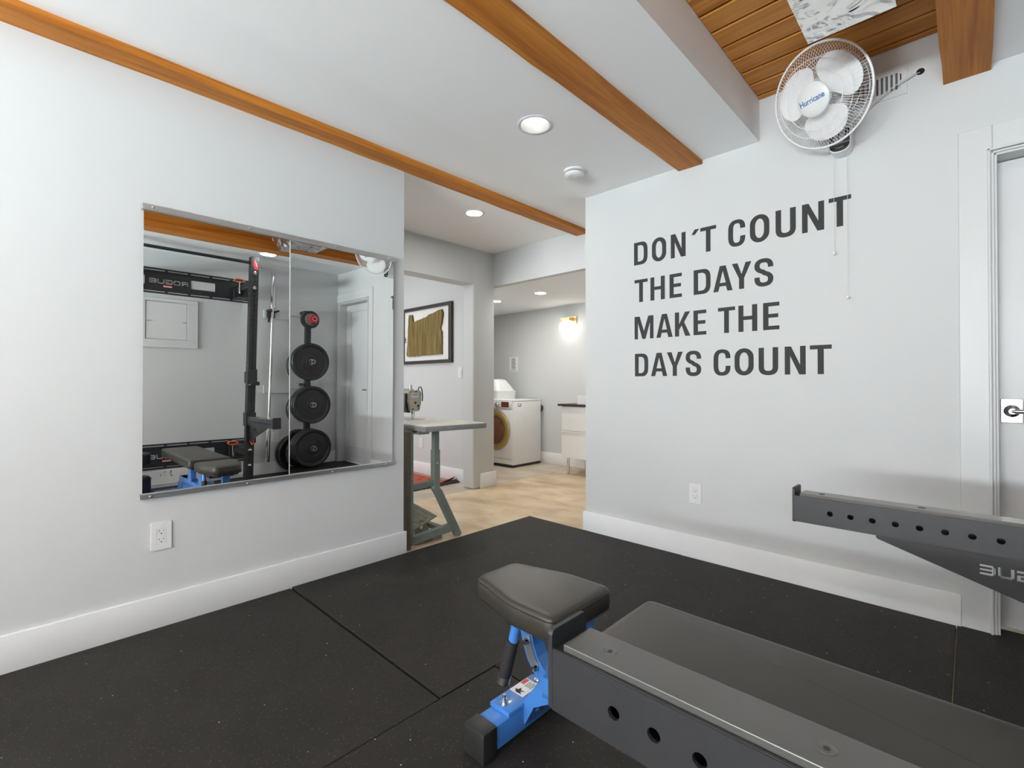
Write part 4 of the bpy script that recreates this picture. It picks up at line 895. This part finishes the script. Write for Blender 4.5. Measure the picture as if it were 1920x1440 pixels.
end_frame(-0.075); end_frame(-0.88)
bar_ = MB().box(-0.90, -0.06, 2.08, 2.12, 0.02, 0.05).build('stretcher', 'tablegreen', t)
t = thing('treadle_pedal', 'worn metal treadle pedal under the sewing table', 'pedal', (-0.25, 1.98, FL))
M = Matrix.Translation((-0.27, 1.965, 0.12)) @ Matrix.Rotation(math.radians(18), 4, 'X') @ Matrix.Rotation(math.radians(10), 4, 'Y')
MB().box(-0.17, 0.13, -0.10, 0.10, -0.006, 0.006, bev=0.003, M=M).build('tread', 'pedal', t)
for i in range(5): MB().box(-0.15, 0.11, -0.08+i*0.038, -0.07+i*0.038, 0.006, 0.010, M=M).build('rib', 'pedal', t)
MB().plate([[(-0.07, -0.10), (0.07, -0.10), (0.02, 0.0), (-0.02, 0.0)]], [circ(0, -0.045, 0.018, 12)], 0.014, face_px(-0.19, 1.965, 0.115)).build('pivot', 'pedal', t)
MB().box(-0.42, -0.10, 1.93, 2.00, FL, 0.012, bev=0.003).build('base_rail', 'tablebrown', t)
MB().box(-0.16, -0.10, 1.86, 2.08, FL, 0.020, bev=0.003).build('base_rail', 'pedal', t)
# sewing machine head: face plate towards the gym
t = thing('sewing_machine', 'cream industrial sewing machine on the grey table', 'sewing machine', (-0.60, 2.10, TZ))
MS = Matrix.Translation((-0.445, 2.085, TZ)) @ Matrix.Rotation(RZ, 4, 'Z')        # local x: along the arm towards the face plate, z up
hp = round_poly([(-0.030, 0.064), (0.042, 0.064), (0.058, 0.115), (0.062, 0.20), (0.046, 0.222), (-0.044, 0.222), (-0.048, 0.14)], 0.012, 4)
# head body: profile in local y-z, thickness along x
LX = MS @ Matrix(((0, 0, 1, 0), (1, 0, 0, 0), (0, 1, 0, 0), (0, 0, 0, 1)))
hb = MB().plate([hp], [], 0.085, LX @ Matrix.Translation((0, 0, -0.085))).build('head', 'cream', t, smooth=40)
fp = MB().plate([[(y*0.93+0.0005, 0.143+(z-0.143)*0.96) for y, z in hp]], [], 0.004, LX).build('face_plate', 'cream', t)
MB().plate([rrect(-0.026, 0.165, 0.034, 0.205, 0.004)], [], 0.0012, LX @ Matrix.Translation((0, 0, 0.004))).build('name_plate', 'alu', fp)
m = MB().plate([rect(-0.014+i*0.0065, 0.187, -0.010+i*0.0065, 0.193) for i in range(6)], [], 0.0006, LX @ Matrix.Translation((0, 0, 0.0052))); m.build('name_marks', 'ink', fp)
for y, z, r in ((0.006, 0.128, 0.0085), (0.030, 0.105, 0.0085), (-0.014, 0.082, 0.0055), (0.034, 0.086, 0.0055), (0.012, 0.212, 0.0055)):
    MB().lathe([(r, 0.004), (r, 0.008), (r*0.7, 0.009), (0, 0.009)], 14, LX @ Matrix.Translation((y, z, 0))).build('screw', 'black', fp)
MB().tube([(0.036, 0.222, -0.01), (0.038, 0.246, 0.004), (0.052, 0.247, 0.008), (0.060, 0.225, 0.008), (0.066, 0.18, 0.008), (0.064, 0.14, 0.008)], 0.0042, 8, M=LX).build('take_up_guard', 'black', t, smooth=50)
MB().cyl(tuple(MS @ Vector((-0.03, -0.012, 0.22))), tuple(MS @ Vector((-0.03, -0.012, 0.262))), 0.009, 12).build('presser_screw', 'chrome', t, smooth=40)
MB().tube([(0.0, 0.075, -0.035), (0.0, 0.045, -0.035)], 0.006, 10, M=LX).tube([(0.0, 0.045, -0.035), (0.0, 0.004, -0.035)], 0.0028, 8, M=LX).build('needle_bar', 'black', t, smooth=40)
MB().tube([(0.018, 0.07, -0.035), (0.016, 0.02, -0.035), (0.010, 0.006, -0.035)], 0.0042, 8, M=LX).box(-0.014, 0.018, 0.002, 0.006, -0.055, -0.015, M=LX).build('presser_foot', 'chrome', t, smooth=40)
MB().plate([round_poly([(-0.065, 0.10), (-0.052, 0.055), (-0.020, 0.052), (-0.020, 0.064), (-0.04, 0.07), (-0.048, 0.20), (-0.062, 0.20)], 0.006, 3)], [], 0.06, LX @ Matrix.Translation((0, 0, -0.085))).build('side_cover', 'frame', t)
MB().box(-0.40, -0.085, -0.052, 0.052, 0.125, 0.235, bev=0.018, seg=4, M=MS).build('arm', 'cream', t, smooth=50)
MB().box(-0.50, -0.33, -0.058, 0.060, 0.0, 0.235, bev=0.02, seg=4, M=MS).build('pillar', 'cream', t, smooth=50)
MB().box(-0.50, 0.01, -0.075, 0.085, 0.0, 0.004, bev=0.001, M=MS).build('bed_plate', 'steel', t)
MB().lathe([(0, 0), (0.07, 0.0), (0.075, 0.006), (0.075, 0.03), (0.05, 0.04), (0, 0.04)], 32, MS @ Matrix.Translation((-0.50, 0, 0.175)) @ Matrix.Rotation(-PI/2, 4, 'Y')).build('hand_wheel', 'black', t, smooth=40)

# ---------------------------------------------------------------- red rug with dark fringe
t = thing('area_rug', 'red patterned rug with a dark fringe on the side room floor', 'rug', (-2.2, 3.08, FL))
V = []; F = []; nx, ny = 40, 14
x0, x1, y0, y1 = -3.3, -1.52, 2.78, 3.375
for top in (1, 0):
    for i in range(nx+1):
        for j in range(ny+1):
            u = i/nx; v = j/ny; x = x0+(x1-x0)*u; y = y0+(y1-y0)*v + 0.012*math.sin(u*9)*(1-v)
            curl = 0.05*max(0, (u-0.93)/0.07)**2*max(0, (v-0.55)/0.45)
            V.append((x-curl*0.4, y, FL + (0.009 if top else 0.001) + curl + 0.004*math.sin(u*17+v*5)*(u > 0.5)*top*0.5))
K = (nx+1)*(ny+1)
for i in range(nx):
    for j in range(ny):
        a = i*(ny+1)+j; F.append((a, a+ny+1, a+ny+2, a+1)); F.append((K+a, K+a+1, K+a+ny+2, K+a+ny+1))
for i in range(nx): a = i*(ny+1); F.append((a, K+a, K+a+ny+1, a+ny+1)); b = a+ny; F.append((b+ny+1, K+b+ny+1, K+b, b))
for j in range(ny): F.append((j+1, K+j+1, K+j, j)); b = nx*(ny+1)+j; F.append((b, K+b, K+b+1, b+1))
MB().raw(V, F).build('weave', 'rug', t, smooth=50)
for nm, bx in (('border', (x0, x1-0.015, y0+0.02, y0+0.075)), ('border', (x0, x1-0.03, y1-0.075, y1-0.02)), ('border', (x1-0.085, x1-0.03, y0+0.075, y1-0.09))):
    MB().box(bx[0], bx[1], bx[2], bx[3], FL+0.008, FL+0.0125).build(nm, 'rugborder', t)
m = MB(); rnd = random.Random(3)
for i in range(60):
    y = y0+(y1-y0)*i/59; c = 0.05*max(0, ((y-y0)/(y1-y0)-0.55)/0.45)
    m.tube([(x1-0.01, y, FL+0.006+c*0.4), (x1+0.02, y+rnd.uniform(-.01, .01), FL+0.008+c*0.3), (x1+0.055+rnd.uniform(-.01, .015), y+rnd.uniform(-.015, .015), FL+0.005)], 0.0055, 5)
for i in range(150):
    x = x0+(x1-x0)*i/149
    m.tube([(x, y0+0.012*math.sin((x-x0)/(x1-x0)*9)+0.005, FL+0.006), (x+rnd.uniform(-.008, .008), y0-0.022+rnd.uniform(-.006, .012), FL+0.005)], 0.006, 5)
m.build('fringe', 'fringe', t, kind='stuff')

# ---------------------------------------------------------------- framed wood slab
t = thing('framed_artwork', 'rough wood slab in a black frame on the side room wall', 'picture', (-2.12, 3.41, 1.30))
FX0, FX1, FZ0, FZ1 = -2.62, -1.612, 1.303, 1.994
MB().plate([rect(FX0+0.03, FZ0+0.03, FX1-0.03, FZ1-0.03)], [], 0.004, face_ny(0, 3.409, 0)).build('mount_board', 'paper', t)
for a, b, c, d_ in ((FX0, FX1, FZ1-0.038, FZ1), (FX0, FX1, FZ0, FZ0+0.038), (FX0, FX0+0.052, FZ0+0.038, FZ1-0.038), (FX1-0.052, FX1, FZ0+0.038, FZ1-0.038)):
    MB().box(a, b, 3.377, 3.4095, c, d_, bev=0.003).build('frame_side', 'frame', t)
sp = [(-2.49, 1.405), (-2.46, 1.398), (-1.795, 1.405), (-1.795, 1.66), (-1.822, 1.70), (-1.80, 1.76), (-1.775, 1.87), (-1.80, 1.92), (-1.86, 1.912), (-1.95, 1.89), (-2.03, 1.885), (-2.10, 1.855), (-2.16, 1.85), (-2.22, 1.835), (-2.28, 1.83), (-2.33, 1.815), (-2.365, 1.822), (-2.375, 1.875), (-2.385, 1.905), (-2.42, 1.915), (-2.455, 1.905), (-2.465, 1.80), (-2.475, 1.65), (-2.485, 1.52), (-2.50, 1.44)]
rnd = random.Random(11); jag = []
for i, p in enumerate(sp):
    a = Vector(p); b = Vector(sp[(i+1) % len(sp)]); n = max(1, int((b-a).length/0.02))
    for j in range(n): c = a.lerp(b, j/n); jag.append((c.x+rnd.uniform(-.003, .003), c.y+rnd.uniform(-.003, .003)))
MB().plate([jag], [], 0.022, face_ny(0, 3.405, 0)).build('wood_slab', 'slabwood', t)
MB().plate([[(-2.565, 1.60), (-2.535, 1.60), (-2.55, 1.66)], rect(-2.562, 1.575, -2.538, 1.592)], [], 0.001, face_ny(0, 3.405, 0)).build('caption_mark', 'ink', t)

# ---------------------------------------------------------------- laundry: dryer, basket, note, sconce, vanity
t = thing('clothes_dryer', 'white front-loading dryer with a gold ringed amber door', 'dryer', (-1.95, 4.70, FL))
DX0, DX1, DY0, DY1, DZ = -2.262, -1.662, 4.43, 4.985, 0.855
MB().box(DX0, DX1, DY0, DY1, 0.012, DZ-0.022, bev=0.008).build('cabinet', 'appliance', t, smooth=40)
MB().box(DX0-0.002, DX1+0.002, DY0-0.014, DY1, DZ-0.022, DZ, bev=0.008).build('top_panel', 'appliance', t, smooth=40)
fr = MB().box(DX0, DX1, DY0-0.02, DY0, 0.09, 0.735, bev=0.006).build('front_panel', 'appliance', t, smooth=40)
cpn = MB().box(DX0, DX1, DY0-0.024, DY0+0.002, 0.737, DZ-0.022, bev=0.006).build('control_panel', 'appliance', t, smooth=40)
MB().box(DX0, DX1, DY0-0.014, DY0, 0.02, 0.087, bev=0.004).build('kick_panel', 'appliance', t)
MB().box(DX0+0.01, DX1-0.01, DY0-0.005, DY1-0.01, FL+0.004, 0.013).build('base', 'black', t)
M = aim((-1.957, DY0-0.020, 0.455), (0, -1, 0))
dd = MB().lathe([(0.185, 0.0), (0.262, 0.0), (0.266, 0.012), (0.255, 0.026), (0.205, 0.034), (0.190, 0.026), (0.185, 0.01)], 56, M).build('door_ring', 'gold', t, smooth=50)
MB().lathe([(0.262, -0.001), (0.274, -0.001), (0.274, 0.012), (0.266, 0.014)], 56, M).build('chrome_rim', 'chrome', dd, smooth=50)
MB().lathe([(0.0, 0.040), (0.08, 0.038), (0.15, 0.032), (0.192, 0.02)], 48, M).build('door_glass', 'amber', dd, smooth=60)
MB().lathe([(0.036, 0), (0.036, 0.006), (0.028, 0.020), (0.0, 0.022)], 28, aim((-1.925, DY0-0.024, 0.785), (0, -1, 0))).build('dial', 'chrome', cpn, smooth=40)
MB().lathe([(0.010, 0), (0.010, 0.003), (0, 0.004)], 16, aim((-1.885, DY0-0.024, 0.755), (0, -1, 0))).build('button', 'steel', cpn)
ds = MB().box(-1.848, -1.712, DY0-0.027, DY0-0.023, 0.758, 0.828, bev=0.002).build('display', 'redscreen', cpn)
m = MB()
for i in range(5): m.box(-1.836+i*0.024, -1.824+i*0.024, DY0-0.0278, DY0-0.0268, 0.775, 0.779).box(-1.836+i*0.024, -1.820+i*0.024, DY0-0.0278, DY0-0.0268, 0.806, 0.809)
m.build('display_marks', 'orange', ds)
MB().plate([rrect(-0.03, -0.02, 0.03, 0.02, 0.008)], [rrect(-0.022, -0.008, 0.022, 0.014, 0.004)], 0.002, face_px(DX1, 4.555, 0.785)).build('side_badge', 'greyring', t)
MB().lathe([(0.05, 0), (0.05, 0.03), (0.04, 0.03)], 20, aim((-1.70, 4.986, 0.73), (0, 1, 0))).build('vent_duct', 'black', t, smooth=40)
t = thing('laundry_bundle', 'white plastic tub of folded linen on top of the dryer', 'tub', (-2.15, 4.72, DZ))
V = []; F = []
def prism(rings):
    V = []; F = []; k = len(rings[0])
    for r in rings: V += r
    for i in range(len(rings)-1):
        for j in range(k): F.append((i*k+j, i*k+(j+1) % k, (i+1)*k+(j+1) % k, (i+1)*k+j))
    F += [tuple(range(k))[::-1], tuple((len(rings)-1)*k+j for j in range(k))]
    return MB().raw(V, F)
def rr3(x0, y0, x1, y1, z, r): return [(x, y, z) for x, y in rrect(x0, y0, x1, y1, r, n=5)]
prism([rr3(-2.35, 4.50, -2.015, 4.86, DZ, 0.03), rr3(-2.35, 4.495, -2.005, 4.87, DZ+0.105, 0.035), rr3(-2.35, 4.495, -2.005, 4.87, DZ+0.112, 0.035)]).build('tub', 'plasticw', t, smooth=40)
prism([rr3(-2.34, 4.51, -2.02, 4.86, DZ+0.112, 0.04), rr3(-2.335, 4.53, -2.05, 4.84, DZ+0.17, 0.06), rr3(-2.33, 4.55, -2.085, 4.81, DZ+0.225, 0.06), rr3(-2.32, 4.57, -2.12, 4.79, DZ+0.262, 0.05), rr3(-2.30, 4.60, -2.16, 4.76, DZ+0.272, 0.04)]).build('linen', 'white', t, smooth=60)
t = thing('wall_note', 'small white printed notice on the laundry wall above the dryer', 'notice', (-2.22, 5.04, 1.25))
MB().plate([rect(-2.310, 1.245, -2.140, 1.455)], [], 0.001, face_ny(0, 5.04, 0)).build('sheet', 'white', t)
m = MB()
for i in range(9): m.plate([rect(-2.272, 1.425-i*0.0175, -2.188 + (0.0 if i % 3 else -0.012), 1.434-i*0.0175)], [], 0.0004, face_ny(0, 5.0385, 0))
m.plate([rect(-2.30, 1.262, -2.18, 1.269)], [], 0.0004, face_ny(0, 5.0385, 0)).build('print_lines', 'greyring', t)
t = thing('wall_sconce', 'lit brass wall sconce with a white glass globe in the laundry', 'sconce', (-1.19, 5.04, 1.80))
MB().plate([rrect(-0.055, -0.050, 0.055, 0.050, 0.012)], [], 0.016, face_ny(-1.150, 5.04, 1.890)).build('back_plate', 'brass', t)
MB().box(-1.285, -1.14, 4.935, 5.03, 1.878, 1.925, bev=0.006).build('arm', 'brass', t)
MB().lathe([(0, -0.088), (0.04, -0.080), (0.07, -0.055), (0.083, -0.015), (0.080, 0.025), (0.062, 0.058), (0.045, 0.072), (0, 0.072)], 36, Matrix.Translation((-1.205, 4.945, 1.805))).build('globe', 'globe', t, smooth=60)
t = thing('vanity_cabinet', 'white two-drawer vanity on a chrome leg in the laundry', 'vanity', (-0.6, 4.75, FL))
VX0, VY0 = -0.965, 4.545
MB().box(VX0, -0.15, VY0+0.02, 5.02, 0.185, 0.795, bev=0.003).build('body', 'appliance', t)
for a, b in ((0.185, 0.500), (0.508, 0.793)):
    dr = MB().box(VX0, -0.155, VY0, VY0+0.02, a, b, bev=0.003).build('drawer', 'appliance', t)
    MB().box(VX0, -0.155, VY0-0.010, VY0+0.004, b-0.010, b-0.002, bev=0.001).build('finger_pull', 'plasticw', dr)
for x, y in ((-0.905, 4.60), (-0.905, 4.97), (-0.22, 4.60)):
    MB().cyl((x, y, FL), (x, y, 0.187), 0.016, 18).build('leg', 'chrome', t, smooth=40)
o = MB().box(VX0-0.040, -0.13, VY0-0.025, 5.035, 0.797, 0.822, bev=0.003).build('countertop', 'walnut'); tag(o, 'dark walnut slab lying on the white vanity', 'countertop')
t = thing('vessel_sink', 'white box-shaped sink standing on the walnut top', 'sink', (-0.5, 4.8, 0.822))
so = rrect(-0.79, 4.60, -0.25, 4.98, 0.03, n=4); si = rrect(-0.772, 4.618, -0.268, 4.962, 0.025, n=4)
MB().plate([so], [si], 0.108, face_pz(0, 0, 0.822)).build('basin_wall', 'plasticw', t)
MB().plate([si], [], 0.02, face_pz(0, 0, 0.822)).build('basin_floor', 'plasticw', t)
